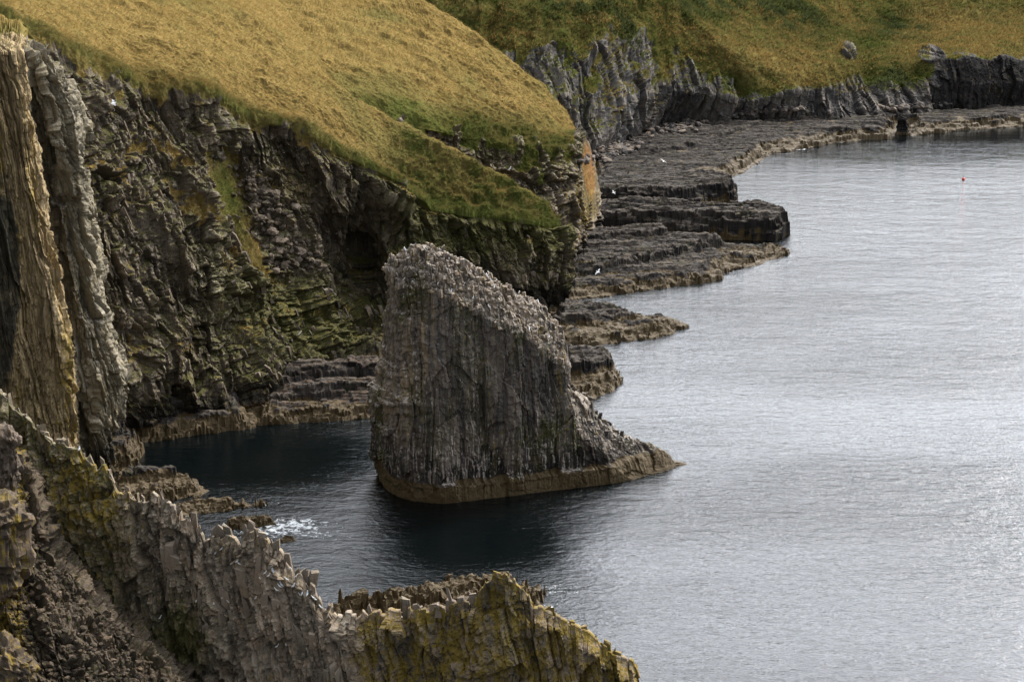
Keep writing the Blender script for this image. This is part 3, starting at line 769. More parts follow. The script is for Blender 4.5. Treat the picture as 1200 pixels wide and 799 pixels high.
# ================================================================== sea stack
def build_stack():
    wl = S(455, 597)[:2]; wr = S(800, 553)[:2]
    ax = wr - wl; Lb = np.linalg.norm(ax); ax /= Lb
    nb = np.array([-ax[1], ax[0]])          # pointing away from the camera
    def on_plane(px, py, o):
        v = (399.5 - py) / F
        dr = np.array([(px - 600) / F, CT + v * ST, v * CT - ST])
        t = ((wl + nb * o) @ nb) / (dr[:2] @ nb)
        pt = np.array([0, 0, CAM_H]) + dr * t
        return (pt[:2] - wl) @ ax, pt[2]
    left = [(482, 284), (468, 290), (454, 299), (445, 311), (447, 334), (449, 368), (454, 409), (447, 453), (439, 462), (438, 500), (447, 540), (452, 575), (455, 600), (456, 640)]
    right = [(486, 284), (503, 288), (520, 297), (542, 309), (576, 329), (616, 352), (633, 365), (647, 377), (658, 384), (662, 395), (663, 419), (664, 453), (672, 466), (697, 476), (702, 490), (722, 505), (744, 516), (772, 527), (786, 538), (806, 540), (836, 546), (850, 552), (858, 590)]
    lt = np.array([on_plane(a, b, 6.5) for a, b in left]); rt = np.array([on_plane(a, b, 4.0) for a, b in right])
    zt = min(lt[0, 1], rt[0, 1])
    levels = np.concatenate([np.linspace(-3, 2.2, 40), np.linspace(2.3, zt - 6, 220), np.linspace(zt - 5.95, zt - .02, 110)])
    Lz = np.interp(levels, lt[::-1, 1], lt[::-1, 0]); Rz = np.interp(levels, rt[::-1, 1], rt[::-1, 0])
    # height of the crest over a given position along the stack
    ridge_s = np.concatenate([lt[::-1, 0], rt[:, 0]]); ridge_z = np.concatenate([lt[::-1, 1], rt[:, 1]])
    oi = np.argsort(rt[:, 0])
    nu = 760
    def ring(half, th):
        a = np.linspace(0, 2 * math.pi, 6001)
        ca, sa = np.cos(a), np.sin(a)
        cs = np.sign(ca) * np.abs(ca) ** .42; sn = np.sign(sa) * np.abs(sa) ** .55
        L = np.concatenate([[0], np.cumsum(np.hypot(np.diff(cs) * half, np.diff(sn) * th))])
        t = np.linspace(0, L[-1], nu, endpoint=False)
        return np.interp(t, L, cs), np.interp(t, L, sn)
    g = np.zeros((len(levels), nu, 3)); DZ = np.zeros((len(levels), nu))
    for k, z in enumerate(levels):
        mid, half = (Lz[k] + Rz[k]) / 2, (Rz[k] - Lz[k]) / 2
        cs, sn = ring(max(half, .3), 4.0)
        s = mid + half * cs
        zr = np.interp(s, rt[oi, 0], rt[oi, 1]); dz = np.maximum(zr - z, 0)
        DZ[k] = dz
        T = np.interp(z, [-3, 0, 12, 25, 32], [15, 14, 11.5, 8, 5])
        narrow = np.clip(np.interp(s, [0, 24, Lb], [1, .95, .35]), 0, 1)
        front = .04 * max(z, 0)
        front = front + np.clip(4.5 - dz, 0, 4.5) * .62
        back = T * narrow - .04 * max(z, 0)
        back = np.maximum(back - np.clip(2.5 - dz, 0, 2.5) * .5, front + .3)
        if z < 2.2: front = front - .75 * (1 - 0.0) * (1 if z < 2.0 else (2.2 - z) / .2)
        # left end face turns back gradually
        o = (front + back) / 2 + (back - front) / 2 * sn
        ls = np.clip((s - Lz[k]) / 5.0, 0, 1)
        o = o + (1 - ls) * 1.2
        xy = wl + np.outer(s, ax) + np.outer(o, nb)
        g[k, :, :2] = xy; g[k, :, 2] = z
    nv = len(levels)
    n = grid_normals(g, True).reshape(-1, 3); p = g.reshape(-1, 3)
    cen = np.array([*(wl + ax * 12 + nb * 5), 12])
    if (n * (p - cen)).sum(1).mean() < 0: n = -n
    dz = DZ.ravel(); z0 = p[:, 2]
    d, tone = blocks(p, [(3.4, 2.6, 9, .36), (1.3, 1.0, 3.2, .17), (.5, .42, 1.1, .09)], 503, .4)
    dtop, ttop = blocks(p, [(1.1, 1.1, .9, .20), (.45, .45, .4, .11)], 523, .2)
    s_al = (p[:, :2] - wl) @ ax
    kt = sstep(6.0, 2.5, dz + 1.2 * fbm(p * .4, 2, 531)) * (1 - .75 * sstep(21, 24, s_al))
    lf = sstep(5.0, 2.5, s_al - np.interp(z0, levels, Lz))
    dleft, tleft = blocks(p, [(1.8, 1.8, 4.5, .42), (.7, .7, 1.4, .2)], 543, .4)
    dleft -= .45
    dd = d * (1 - np.maximum(kt, lf)) + dtop * kt * (1 - lf) + dleft * lf
    tone = tone * (1 - kt) + ttop * kt
    off = dd + .7 * fbm(p * np.array([.22, .22, .10]), 4, 541)
    off *= sstep(-.5, 2.6, z0) * .75 + .25
    off *= np.clip((zt - z0) / 1.0, .2, 1)
    q = p + n * off[:, None]
    n2 = grid_normals(q.reshape(nv, nu, 3), True).reshape(-1, 3)
    if (n2 * (q - cen)).sum(1).mean() < 0: n2 = -n2
    N = len(q); ma, mb, mc = masks(N); z = q[:, 2]
    px2, py2 = proj(q); up = sstep(.3, .75, n2[:, 2])
    spur = sstep(22, 26, s_al)
    ma[:, 1] = .28 * blob(px2, py2, 655, 420, 14, 60) + .05
    ma[:, 2] = .22 + .34 * kt * np.clip(.75 + .9 * fbm(q * .35, 3, 561), .2, 1.3) + .22 * up + .26 * sstep(11, 4, z) * (1 - spur) + .28 * lf * sstep(6, 12, z) * up + .22 * spur * sstep(2.8, 4, z) * sstep(1.6, .3, dz) + .22 * blob(px2, py2, 555, 470, 10, 90) + .12 * blob(px2, py2, 505, 500, 30, 60)
    ma[:, 3] = tone
    mb[:, 0] = .10 + .45 * sstep(-.1, .35, fbm(q * np.array([.25, .25, .08]), 3, 571)) + .30 * blob(px2, py2, 660, 470, 35, 60) + .22 * lf
    mb[:, 1] = sstep(2.4, 2.0, z + .55 * fbm(q * np.array([.5, .5, .2]), 3, 581))
    mb[:, 2] = .12 + .3 * kt + .35 * lf * sstep(5, 9, z) + .3 * blob(px2, py2, 650, 400, 20, 25) + .25 * blob(px2, py2, 600, 470, 8, 100)
    mb[:, 3] = (.72 * sstep(7.0, 3.2, z + 3.5 * fbm(q * .22, 3, 551)) + .30 * sstep(0, .3, fbm(q * np.array([.3, .3, .06]), 3, 557))) * (1 - kt) * (1 - lf * .3)
    mc[:, 3] = .9 * convex(q.reshape(nv, nu, 3), n2, True, .10); mc[:, 1] = .16; mc[:, 2] = .20 + .42 * kt + .3 * lf * sstep(5, 9, z)
    f = grid_faces(nu, nv, True)
    org = np.array([*(wl + ax * 14 + nb * 5), 0.0])
    o = make_mesh('sea_stack', q, f, [M_STACK], ma, mb, mc, origin=org)
    o['label'] = 'tall dark wedge-shaped sea stack with a pale bird-limed crest, standing in the cove'
    o['category'] = 'sea stack'
    register(q, f)
    okb = np.where((dz < 5.0) & (z > 4) & ((n2[:, :2] @ nb) < .3) & (s_al < 24))[0]
    pb = q[rng.choice(okb, 420, replace=False)]
    shards('crest_blocks', pb, (.22, .75), (.2, .65), M_STACK, o, yaw=1.4, pale=.60, guano=.48, moss=.05, tan=.50, dep=1.1, taper=(.35, .9))
    oks = np.where((s_al > 20) & (s_al < 31) & (z > 3.0) & (dz < 2.6) & ((n2[:, :2] @ nb) < .2))[0]
    pb = q[rng.choice(oks, 120, replace=False)]
    shards('spur_columns', pb, (.35, .8), (.35, 1.0), M_STACK, o, yaw=.6, sink=.1, pale=.2, guano=.34, moss=.1, tan=.15)
    # perches for the birds: up-facing places along the crest, camera side
    ok = np.where((dz < 4.2) & (n2[:, 2] > .35) & (z > 4) & ((n2[:, :2] @ nb) < .45))[0]
    return q[ok], n2[ok]

# ================================================================== foreground ridge
def build_fin():
    R = [(-60, 425), (0, 461), (20, 481), (41, 500), (55, 513), (67, 523), (74, 520), (80, 529), (94, 528), (100, 541), (108, 549), (122, 550), (126, 560), (138, 575), (150, 578), (165, 587), (178, 582), (188, 592), (202, 596), (205, 604), (218, 602), (226, 614), (230, 628), (234, 622), (240, 640), (252, 634), (262, 630), (276, 634), (281, 643), (292, 628), (304, 626), (313, 632), (317, 643), (328, 649), (336, 668), (342, 678), (352, 674), (360, 684), (370, 694), (378, 714), (390, 712), (400, 724), (414, 724), (422, 716), (430, 727), (444, 722), (458, 719), (474, 720), (492, 713), (503, 712), (512, 706), (516, 715), (530, 711), (542, 704), (552, 708), (559, 706), (561, 696), (564, 692), (568, 683), (576, 677), (584, 673), (594, 676), (606, 682), (612, 688), (620, 700), (623, 712), (634, 713), (643, 717), (655, 724), (664, 728), (676, 736), (690, 741), (707, 758), (722, 766), (737, 773), (745, 780), (749, 792)]
    R = np.array(R, float)
    px = R[:, 0]; py = R[:, 1]
    nu = 820
    uu = np.linspace(-60, 749, nu)
    pyr = np.interp(uu, px, py)
    # broken teeth finer than the traced outline
    t = np.stack([uu * .16, np.zeros(nu), np.zeros(nu)], 1)
    idv, _ = worley(t, 601)
    pyr = pyr + (idv - .5) * np.interp(uu, [-60, 60, 220, 400, 560, 600, 749], [4, 9, 15, 15, 13, 7, 6])
    Yr = np.interp(uu, [-60, 0, 200, 400, 600, 749], [168, 165, 157, 149, 144, 142])
    ridge = np.array([P(a, b, c) for a, b, c in zip(uu, pyr, Yr)])
    sm = np.interp(uu, px, py)
    for _ in range(60): sm[1:-1] = (sm[:-2] + 2 * sm[1:-1] + sm[2:]) / 4
    base_ridge = np.array([P(a, b, c) for a, b, c in zip(uu, sm, Yr)])
    def shift(c, dy, dz): r = c.copy(); r[:, 1] += dy; r[:, 2] += dz; return r
    endt = np.interp(uu, [735, 749], [1, 0])[:, None]   # the right end closes
    crest_back = ridge.copy(); crest_back[:, 1] += .8; crest_back[:, 2] -= .15
    back1 = base_ridge.copy(); back1[:, 1] += 2.6; back1[:, 2] -= 5
    back2 = base_ridge.copy(); back2[:, 1] += 6; back2[:, 2] = -3
    front1 = shift(base_ridge, -.6, -3.0); front1[:, 2] = np.minimum(front1[:, 2], ridge[:, 2] - 1.0)
    front2 = shift(base_ridge, -2.2, -9.0)
    front3 = base_ridge.copy(); front3[:, 1] -= 5.5; front3[:, 2] = -3
    front3[:, 2] = np.minimum(front3[:, 2], front2[:, 2] - 2)
    # round the right end: bring all rows to the end line
    endc = P(752, 800, 143.0)
    for c in (crest_back, back1, back2, front1, front2, front3):
        k = np.clip((uu - 735) / 14, 0, 1)[:, None] ** 2
        tgt = np.stack([np.full(nu, ridge[-1, 0]), np.full(nu, 143.4), c[:, 2]], 1)
        c[:] = c * (1 - k) + tgt * k
    rows = [back2, back1, crest_back, ridge, front1, front2, front3]
    g, vi = loft(rows, nu, [10, 16, 6, 50, 120, 70], su=0, sv=1)
    nv = len(vi)
    n = grid_normals(g).reshape(-1, 3); p = g.reshape(-1, 3)
    v = np.repeat(vi, nu)
    sel = v > 4
    if n[sel, 1].mean() > 0: n = -n
    pxx, pyy = proj(p)
    depth = np.repeat(base_ridge[None, :, 2], nv, 0).ravel() - p[:, 2]
    d, tone = blocks(p, [(1.7, 2.0, 5.5, .42), (.62, .75, 1.9, .24), (.26, .3, .6, .11)], 603, .4, tilt=(.10, 0), crack=.6)
    off = d + .7 * fbm(p * np.array([.25, .25, .12]), 3, 641)
    # vertical ribs and re-entrants
    off += .6 * ridged(p * np.array([.35, .2, .05]), 2, 645) - .3
    amp = np.where(v < 3.05, .12, sstep(3.0, 3.4, v) * .88 + .12)
    off *= amp
    pd = n.copy(); pd[:, 2] *= np.where(v > 1.5, .15, 1); pd /= np.linalg.norm(pd, axis=1, keepdims=True) + 1e-9
    q = p + pd * off[:, None]
    n2 = grid_normals(q.reshape(nv, nu, 3)).reshape(-1, 3)
    if n2[sel, 1].mean() > 0: n2 = -n2
    N = len(q); ma, mb, mc = masks(N); z = q[:, 2]
    px2, py2 = proj(q); up = sstep(.3, .7, np.abs(n2[:, 2]))
    rightz = sstep(395, 440, px2 + 25 * fbm(q * .4, 3, 651))
    crest = sstep(3.0, .6, depth) 
    leftz = sstep(210, 120, px2)
    pink = sstep(210, 260, px2) * (1 - sstep(385, 430, px2))
    ma[:, 1] = .66 * rightz + .42 * leftz * blob(px2, py2, 110, 580, 70, 70, 35) + .20 * leftz
    ma[:, 2] = .02 + .14 * up * (1 - .6 * rightz) + .16 * pink * sstep(7, 1.5, depth) + .10 * crest * (1 - rightz) + .28 * sstep(.9, .1, depth) * (px2 > 395) * (px2 < 560)
    ma[:, 3] = tone
    mb[:, 0] = .26 + .42 * leftz + .25 * blob(px2, py2, 230, 760, 60, 50) + .42 * blob(px2, py2, 210, 740, 30, 70) + .35 * rightz * blob(px2, py2, 590, 730, 30, 60)
    mb[:, 1] = sstep(2.0, 1.0, z)
    mb[:, 2] = .2 + .3 * pink * crest
    mb[:, 3] = .25 * rightz * sstep(3, 8, depth)
    mc[:, 1] = .25 * pink * sstep(8, 1, depth) + .28 * rightz * sstep(640, 720, px2)
    mc[:, 2] = .10 + .42 * pink * sstep(9, 1.0, depth) - .25 * rightz
    mc[:, 3] = .8 * convex(q.reshape(nv, nu, 3), n2, scale=.07) * (1 - .5 * rightz)
    f = grid_faces(nu, nv)
    org = np.array([*ridge[nu // 2, :2], 0.0])
    o = make_mesh('rock_ridge', q, f, [M_FIN], ma, mb, mc, origin=org)
    o['label'] = 'jagged thin foreground ridge, mossy on the left and yellow with lichen on the right'
    o['category'] = 'rock ridge'
    ci = rng.choice(np.where((uu > 150) & (uu < 560))[0], 60, replace=False)
    pc = ridge[ci] + np.array([0, .45, -.55]) + rng.normal(0, .12, (60, 3))
    shards('crest_slabs', pc, (.35, .95), (.7, 2.1), M_FIN, o, lean=-.08, yaw=.5, pale=.62, guano=.30, moss=.1, tan=.25, dep=.6, rust=.12)
    ci = rng.choice(np.where((uu > -20) & (uu < 160))[0], 26, replace=False)
    shards('mossy_crest_slabs', ridge[ci] + np.array([0, .45, -.6]), (.4, 1.1), (.6, 1.6), M_FIN, o, lean=-.1, yaw=.5, pale=.25, guano=.14, moss=.4, lich=.3, dep=.6)
    ci = rng.choice(np.where(uu > 575)[0], 34, replace=False)
    shards('lichen_slabs', ridge[ci] + np.array([0, .4, -.7]), (.4, 1.0), (.5, 1.4), M_FIN, o, lean=-.05, yaw=.5, pale=.1, guano=.1, moss=.15, lich=.7, dep=.6)
    fs = np.where((v > 4.02) & (v < 4.9) & (px2 > 190) & (px2 < 425) & (depth < 7.5))[0]
    shards('face_slabs', q[rng.choice(fs, 75, replace=False)], (.3, 1.0), (.6, 2.3), M_FIN, o, lean=-.08, yaw=.5, sink=.22, pale=.42, guano=.16, moss=.15, tan=.2, dep=.6, rust=.12)
    register(q, f)

# ================================================================== gully at the lower left
def build_gully():
    G0 = [(0, 500, 170), (40, 540, 168), (90, 640, 164), (160, 720, 160), (240, 790, 155), (330, 870, 150)]
    G1 = [(-40, 500, 160), (15, 520, 159.5), (32, 560, 158), (62, 655, 153), (130, 728, 149), (200, 795, 145.5), (290, 860, 142)]
    G2 = [(-60, 560, 153), (-10, 590, 152), (22, 680, 148), (70, 745, 144), (120, 810, 140), (210, 880, 136)]
    G3 = [(-90, 700, 145), (-30, 770, 142), (20, 840, 138), (60, 900, 134), (130, 960, 128)]
    g, vi = loft([G0, G1, G2, G3], 320, [30, 130, 110])
    nu, nv = 320, len(vi)
    n = grid_normals(g).reshape(-1, 3); p = g.reshape(-1, 3)
    if n[:, 2].mean() < 0: n = -n
    d, tone = blocks(p, [(2.0, 2.0, 2.0, .55), (.8, .8, .7, .30), (.35, .35, .3, .14)], 703, .4)
    q = p + n * (d + .6 * fbm(p * .3, 3, 711))[:, None]
    n2 = grid_normals(q.reshape(nv, nu, 3)).reshape(-1, 3)
    if n2[:, 2].mean() < 0: n2 = -n2
    N = len(q); ma, mb, mc = masks(N); px2, py2 = proj(q); up = sstep(.4, .8, n2[:, 2])
    ma[:, 1] = .66 * sstep(48, 20, px2) ; ma[:, 2] = .10 + .15 * up; ma[:, 3] = tone
    mb[:, 0] = .46; mb[:, 2] = .1; mb[:, 3] = .50; mc[:, 2] = .0; mc[:, 1] = .22; mc[:, 3] = .5 * convex(q.reshape(nv, nu, 3), n2, scale=.08)
    f = grid_faces(nu, nv)
    o = make_mesh('gully_terrain', q, f, [M_GULLY], ma, mb, mc); o['kind'] = 'structure'
    register(q, f)
    w = sstep(1.0, 1.15, np.repeat(vi, nu)) * ((px2 > 25) & (py2 < 830))
    pp, nn, idx = sample_faces(q, f, w, 1100)
    stones('scree', pp, .07, .38, M_GULLY, 'loose pinkish scree stones in the foreground gully', pale=.12, lich=.0, moss=.35, black=.42)

# ------------------------------------------------------------------ loose stones (uncountable scree) and boulders
def ico(sub):
    import bmesh
    bm = bmesh.new(); bmesh.ops.create_icosphere(bm, subdivisions=sub, radius=1)
    v = np.array([x.co[:] for x in bm.verts]); f = np.array([[y.index for y in x.verts] for x in bm.faces]); bm.free()
    return v, f
ICO1 = ico(1); ICO2 = ico(2); ICO5 = ico(5)

def stones(name, pts, r0, r1, mat, label, pale=.4, lich=0., moss=.1, black=.0):
    V, Fc, T = [], [], []
    b, f = ICO1
    for k, c in enumerate(pts):
        r = r0 + (r1 - r0) * random.random() ** 2.2
        sc = np.array([random.uniform(.7, 1.3), random.uniform(.7, 1.3), random.uniform(.35, .8)]) * r
        m = np.array(Matrix.Rotation(random.uniform(0, 6.28), 3, 'Z') @ Matrix.Rotation(random.uniform(-.5, .5), 3, 'X'))
        jit = 1 + rng.uniform(-.22, .22, (len(b), 1))
        V.append((b * jit * sc) @ m.T + c + np.array([0, 0, .15 * r])); Fc.append(f + k * len(b)); T.append(np.full(len(b), random.random()))
    V = np.concatenate(V); Fc = np.concatenate(Fc); T = np.concatenate(T)
    ma, mb, mc = masks(len(V)); ma[:, 3] = T; ma[:, 1] = lich; mc[:, 2] = pale * (.4 + T); mb[:, 0] = moss; mb[:, 2] = .2 * T; mb[:, 3] = black
    o = make_mesh(name, V, Fc, [mat], ma, mb, mc, smooth=False); o['kind'] = 'stuff'; o['label'] = label
    return o

def boulder(name, c, size, seed, mat, label, cat, lich=.1, pale=.2, moss=.1, rust=0., group=None, black=.2, rot=0.):
    b, f = ICO5
    p = np.sign(b) * np.abs(b) ** .7
    m = np.array(Matrix.Rotation(rot, 3, 'Y'))
    p = (p * np.array(size)) @ m.T
    n = b @ m.T
    pw = p + np.asarray(c)
    s = float(np.mean(size))
    d, tone = blocks(pw, [(s * .9, s * .9, s * .9, .20 * s), (s * .4, s * .4, s * .35, .09 * s), (s * .16, s * .16, s * .14, .035 * s)], seed, .3)
    q = pw + n * (d + .15 * s * fbm(pw / s, 3, seed + 5))[:, None]
    ma, mb, mc = masks(len(q)); up = sstep(.2, .8, n[:, 2])
    ma[:, 1] = lich; ma[:, 2] = .05 + .25 * up; ma[:, 3] = tone; mb[:, 0] = moss; mb[:, 1] = sstep(.9, .5, q[:, 2]) ; mb[:, 3] = black; mc[:, 1] = rust; mc[:, 2] = pale
    o = make_mesh(name, q, f, [mat], ma, mb, mc, origin=np.asarray(c, float) - np.array([0, 0, size[2] * .6]))
    o['label'] = label; o['category'] = cat
    if group: o['group'] = group
    register(q, f)
    return o

# ================================================================== low rock ledges and reefs as finely gridded relief
def reef(name, tiers, label, cat, cell=.23, seed=0, mat=None, step=.42, wall=1.9, rough=1.0, weed_top=1.6, rust=0., moss=0., pale=.1, lich=0., black=.4, kind=None, dip=(0, 0), jag=1.0, lens=6.0, lump=.12):
    """tiers: list of (outline at the waterline in photo px, height) — the outline is laid out on the sea plane"""
    polys = [([tuple(S(a, b)[:2]) for a, b in pl], h) for pl, h in tiers]
    allp = np.array([q for pl, _ in polys for q in pl])
    x0, y0 = allp.min(0) - 2.5; x1, y1 = allp.max(0) + 2.5
    nx, ny = int((x1 - x0) / cell) + 2, int((y1 - y0) / cell) + 2
    X, Y = np.meshgrid(np.linspace(x0, x1, nx), np.linspace(y0, y1, ny))
    x, y = X.ravel(), Y.ravel()
    p = np.stack([x, y, np.zeros_like(x)], 1)
    cx, cy = allp.mean(0)
    h = np.full(len(x), -2.0)
    id1, e1 = worley(np.stack([x / lens + .4 * fbm(p * .2, 2, seed), y / (lens * .22), np.zeros_like(x)], 1), seed + 1)
    id2, e2 = worley(np.stack([x / (lens * .35), y / (lens * .09), np.zeros_like(x)], 1) + .3 * fbm(p * .5, 2, seed + 3)[:, None], seed + 2)
    id3, e3 = worley(np.stack([x / 1.0, y / .8, np.zeros_like(x)], 1), seed + 4)
    rag = jag * (1.3 * (id1 - .5) + .3 * (id2 - .5) + .8 * fbm(p * np.array([.16, .5, 1]), 2, seed + 9))
    jx = x + .25 * y
    lowf = fbm(p * np.array([.10, .3, 1]), 3, seed + 9)
    for pl, hh in polys:
        d = polydist(x, y, pl)
        nL = max(2, int(round((hh + .6) / step)))
        for L in range(nL + 1):
            zt = -.6 + (hh + .6) * L / nL
            ll = lens * (.35 + .5 * ((L * 7) % 5) / 4)
            bi = np.floor(jx / ll + .25 * lowf + L * 3.7).astype(np.int64)
            fb = jx / ll + .25 * lowf + L * 3.7 - bi
            hb = hash2(bi, bi * 0 + L, 1, seed); hc = hash2(bi, bi * 0 + L, 2, seed)
            b2 = np.floor(jx / (ll * .28) + .3 * lowf + L * 1.9).astype(np.int64)
            hd = hash2(b2, b2 * 0 + L, 3, seed)
            jit = jag * (1.5 * (hb - .45) + .6 * (hd - .5) + 1.0 * lowf + .5 * (fb - .5) * (hc - .5))
            ins = wall * (L / nL) ** 1.2
            dd = d + jit - ins
            top = zt + dip[0] * (x - cx) + dip[1] * (y - cy) + rough * (.22 * (hd - .5) + .12 * lowf)
            h = np.where(dd > 0, np.maximum(h, top), np.where(dd > -cell * 1.2, np.maximum(h, top - .5 * step * (-dd / cell)), h))
    h += lump * (fbm(p * .9, 4, seed + 31) + .6 * np.abs(fbm(p * np.array([.35, 1.1, 1]), 3, seed + 33))) * (h > .1)
    tb = 1.3 * fbm(p * np.array([.06, .34, 1]), 4, seed + 35)
    h += np.floor(tb / .24) * .24 * rough * .9 * (h > .6)
    h += (.10 * (id2 - .5) + .10 * (id1 - .5)) * rough * (h > .2)
    h += .10 * fbm(p * 1.6, 3, seed + 18) * rough
    h += np.where(h > .2, .05 * (id3 - .5), 0) * rough
    q = np.stack([x, y, h], 1)
    ql = q.reshape(ny, nx, 3)
    n2 = grid_normals(ql).reshape(-1, 3)
    if n2[:, 2].mean() < 0: n2 = -n2
    # sideways raggedness on steep parts
    st = 1 - sstep(.3, .8, n2[:, 2])
    q[:, 0] += st * .25 * fbm(np.stack([x * .5, y, h * 3], 1) * .8, 2, seed + 21); q[:, 1] += st * .45 * fbm(np.stack([x * .3, y, h * 4], 1) * .8 + 40, 2, seed + 22)
    f = grid_faces(nx, ny)
    keep = q[f][:, :, 2].max(1) > -1.2
    f = f[keep]
    ed = convex(q.reshape(ny, nx, 3), n2, scale=.35 * cell)
    used = np.unique(f); remap = np.full(len(q), -1); remap[used] = np.arange(len(used))
    q = q[used]; f = remap[f]; n2 = n2[used]; st = st[used]; ed = ed[used]
    tone = (.5 * id1 + .3 * id2 + .2 * id3)[used]
    z = q[:, 2]; N = len(q); ma, mb, mc = masks(N); up = 1 - st
    ma[:, 1] = lich; ma[:, 2] = .02 + .06 * up * sstep(1.5, 2.5, z); ma[:, 3] = tone
    mb[:, 0] = moss * up
    mb[:, 1] = sstep(weed_top + .25, weed_top - .25, z + .9 * fbm(q * .35, 3, seed + 25))
    mb[:, 2] = .10 * up
    mb[:, 3] = black * (.75 + .5 * st)  # steep sides blackened further, painting in their shade
    mc[:, 1] = rust * (.4 + .6 * up); mc[:, 2] = pale * (.2 + .5 * up) * sstep(weed_top, weed_top + 1, z); mc[:, 3] = .75 * ed * sstep(weed_top - .4, weed_top + .6, z)
    o = make_mesh(name, q, f, [mat or M_LEDGE], ma, mb, mc, origin=None if kind else (cx, cy, 0))
    if kind: o['kind'] = kind
    else:
        o['label'] = label; o['category'] = cat
    register(q, f)
    return o

# ================================================================== sea
def build_sea():
    xs = np.concatenate([[-1500, -700, -300, -150], np.linspace(-90, 190, 190), [260, 400, 800, 1800]])
    ys = np.concatenate([[-300, 0, 90], np.linspace(130, 490, 240), [560, 800, 1600, 3200]])
    X, Y = np.meshgrid(xs, ys)
    q = np.stack([X.ravel(), Y.ravel(), np.zeros(X.size)], 1)
    px, py = proj(np.where((q[:, 1] < 60)[:, None], np.array([0, 60., 0]), q))
    foam = np.zeros(len(q))
    for cx, cy, rx, ry, a in ((345, 612, 55, 10, .62), (300, 624, 60, 9, .5), (400, 628, 70, 8, .40), (440, 612, 50, 5, .28), (285, 594, 35, 4, .4), (322, 590, 14, 3, .6), (941, 296, 20, 3, .5), (655, 690, 35, 10, .55), (640, 712, 30, 8, .35),
                              (820, 384, 10, 3, .55), (790, 391, 25, 3, .45), (735, 408, 18, 4, .3), (938, 175, 12, 2, .8), (870, 195, 8, 3, .6), (985, 167, 8, 1.5, .6), (552, 490, 1, 1, 0), (215, 560, 25, 3, .25), (262, 565, 25, 4, .3), (380, 494, 10, 2, .3), (810, 556, 10, 3, .4), (853, 331, 8, 2, .45), (905, 284, 10, 2, .4), (925, 301, 8, 2, .5), (705, 409, 14, 2, .4), (733, 448, 5, 5, .35), (690, 472, 16, 2, .35), (600, 584, 40, 2, .25), (470, 598, 18, 2, .3), (700, 574, 40, 2, .28), (862, 222, 4, 3, .4), (1040, 165, 14, 1.5, .4), (1120, 156, 14, 1.5, .4), (640, 714, 18, 6, .35), (250, 500, 30, 2, .25), (240, 585, 20, 3, .4)):
        foam += a * blob(px, py, cx, cy, rx, ry)
    calm = np.clip(blob(px, py, 300, 540, 190, 55) + .9 * blob(px, py, 570, 635, 120, 38) + 1.4 * blob(px, py, 1080, 165, 330, 38), 0, 1)
    ma = np.zeros((len(q), 4)); ma[:, 0] = foam; ma[:, 1] = calm
    o = make_mesh('sea_water', q, grid_faces(len(xs), len(ys)), [M_SEA], ma); o['kind'] = 'structure'
    # sea bed, so that nothing under the surface is empty
    return o

build_sea()
build_headland()
build_second_headland()
build_far()
build_buttress()
perch, perch_n = build_stack()
build_fin()
build_gully()

# ------------------------------------------------------------------ ledges
reef('shore_platform', [([(690, 232), (720, 232), (790, 226), (850, 212), (870, 204), (888, 193), (905, 181), (945, 175), (985, 168), (1010, 165), (1046, 163), (1052, 150), (1062, 148), (1066, 160), (1100, 156), (1160, 151), (1230, 146), (1320, 139), (1320, 112), (1200, 116), (1000, 130), (880, 140), (780, 152), (690, 190)], 2.5),
                       ([(690, 200), (760, 196), (830, 186), (900, 160), (985, 150), (1040, 148), (1040, 120), (900, 132), (780, 150), (700, 185)], 3.1)],
     None, None, cell=.36, lump=.2, wall=4.0, seed=800, weed_top=2.0, rough=.9, black=.62, kind='structure', lens=11, pale=.25, rust=.12)
reef('rock_ledge', [([(690, 244), (780, 247), (861, 238), (858, 226), (800, 222), (690, 226)], 4.2)],
     'narrow black layered ledge between the long ledge and the far shore platform', 'rock ledge', seed=820, weed_top=1.2, black=.5, lens=9, pale=.2)
reef('rock_ledge', [([(668, 275), (760, 276), (840, 280), (905, 281), (920, 275), (917, 266), (850, 262), (670, 262)], 4.7)],
     'longest straight layered ledge, ending in a squared-off point over the open water', 'rock ledge', seed=840, weed_top=1.1, black=.42, lens=12, rough=1.3, wall=1.7, jag=1.5, pale=.3, dip=(0, .05))
reef('rock_ledge', [([(650, 354), (760, 342), (850, 329), (858, 319), (925, 299), (927, 291), (860, 292), (655, 302)], 1.8), ([(655, 340), (740, 327), (820, 310), (858, 300), (860, 290), (665, 290)], 3.4), ([(668, 308), (780, 303), (800, 296), (780, 288), (670, 288)], 4.4)],
     'broad stepped ledge with orange-brown rocks at its seaward tip', 'rock ledge', seed=860, wall=3.2, lump=.2, weed_top=1.5, black=.36, rust=.16, lens=8, pale=.25)
reef('rock_reef', [([(645, 405), (700, 407), (770, 397), (817, 384), (792, 376), (740, 372), (690, 365), (640, 370)], 1.5), ([(645, 395), (700, 392), (750, 384), (740, 376), (690, 366), (640, 370)], 3.0)],
     'low brown reef tapering to a point in front of the headland nose', 'reef', seed=880, wall=2.6, lump=.3, weed_top=1.7, black=.3, rust=.2, lens=6, pale=.15)
reef('rock_block', [([(650, 474), (692, 469), (722, 458), (732, 446), (729, 436), (700, 430), (650, 430)], 1.9), ([(650, 462), (695, 456), (722, 446), (724, 436), (700, 430), (650, 430)], 3.9)],
     'dark squared rock block with a brown tidal foot, right behind the stack', 'rock', cell=.2, seed=900, weed_top=1.9, black=.5, lens=4, jag=.6, pale=.15)
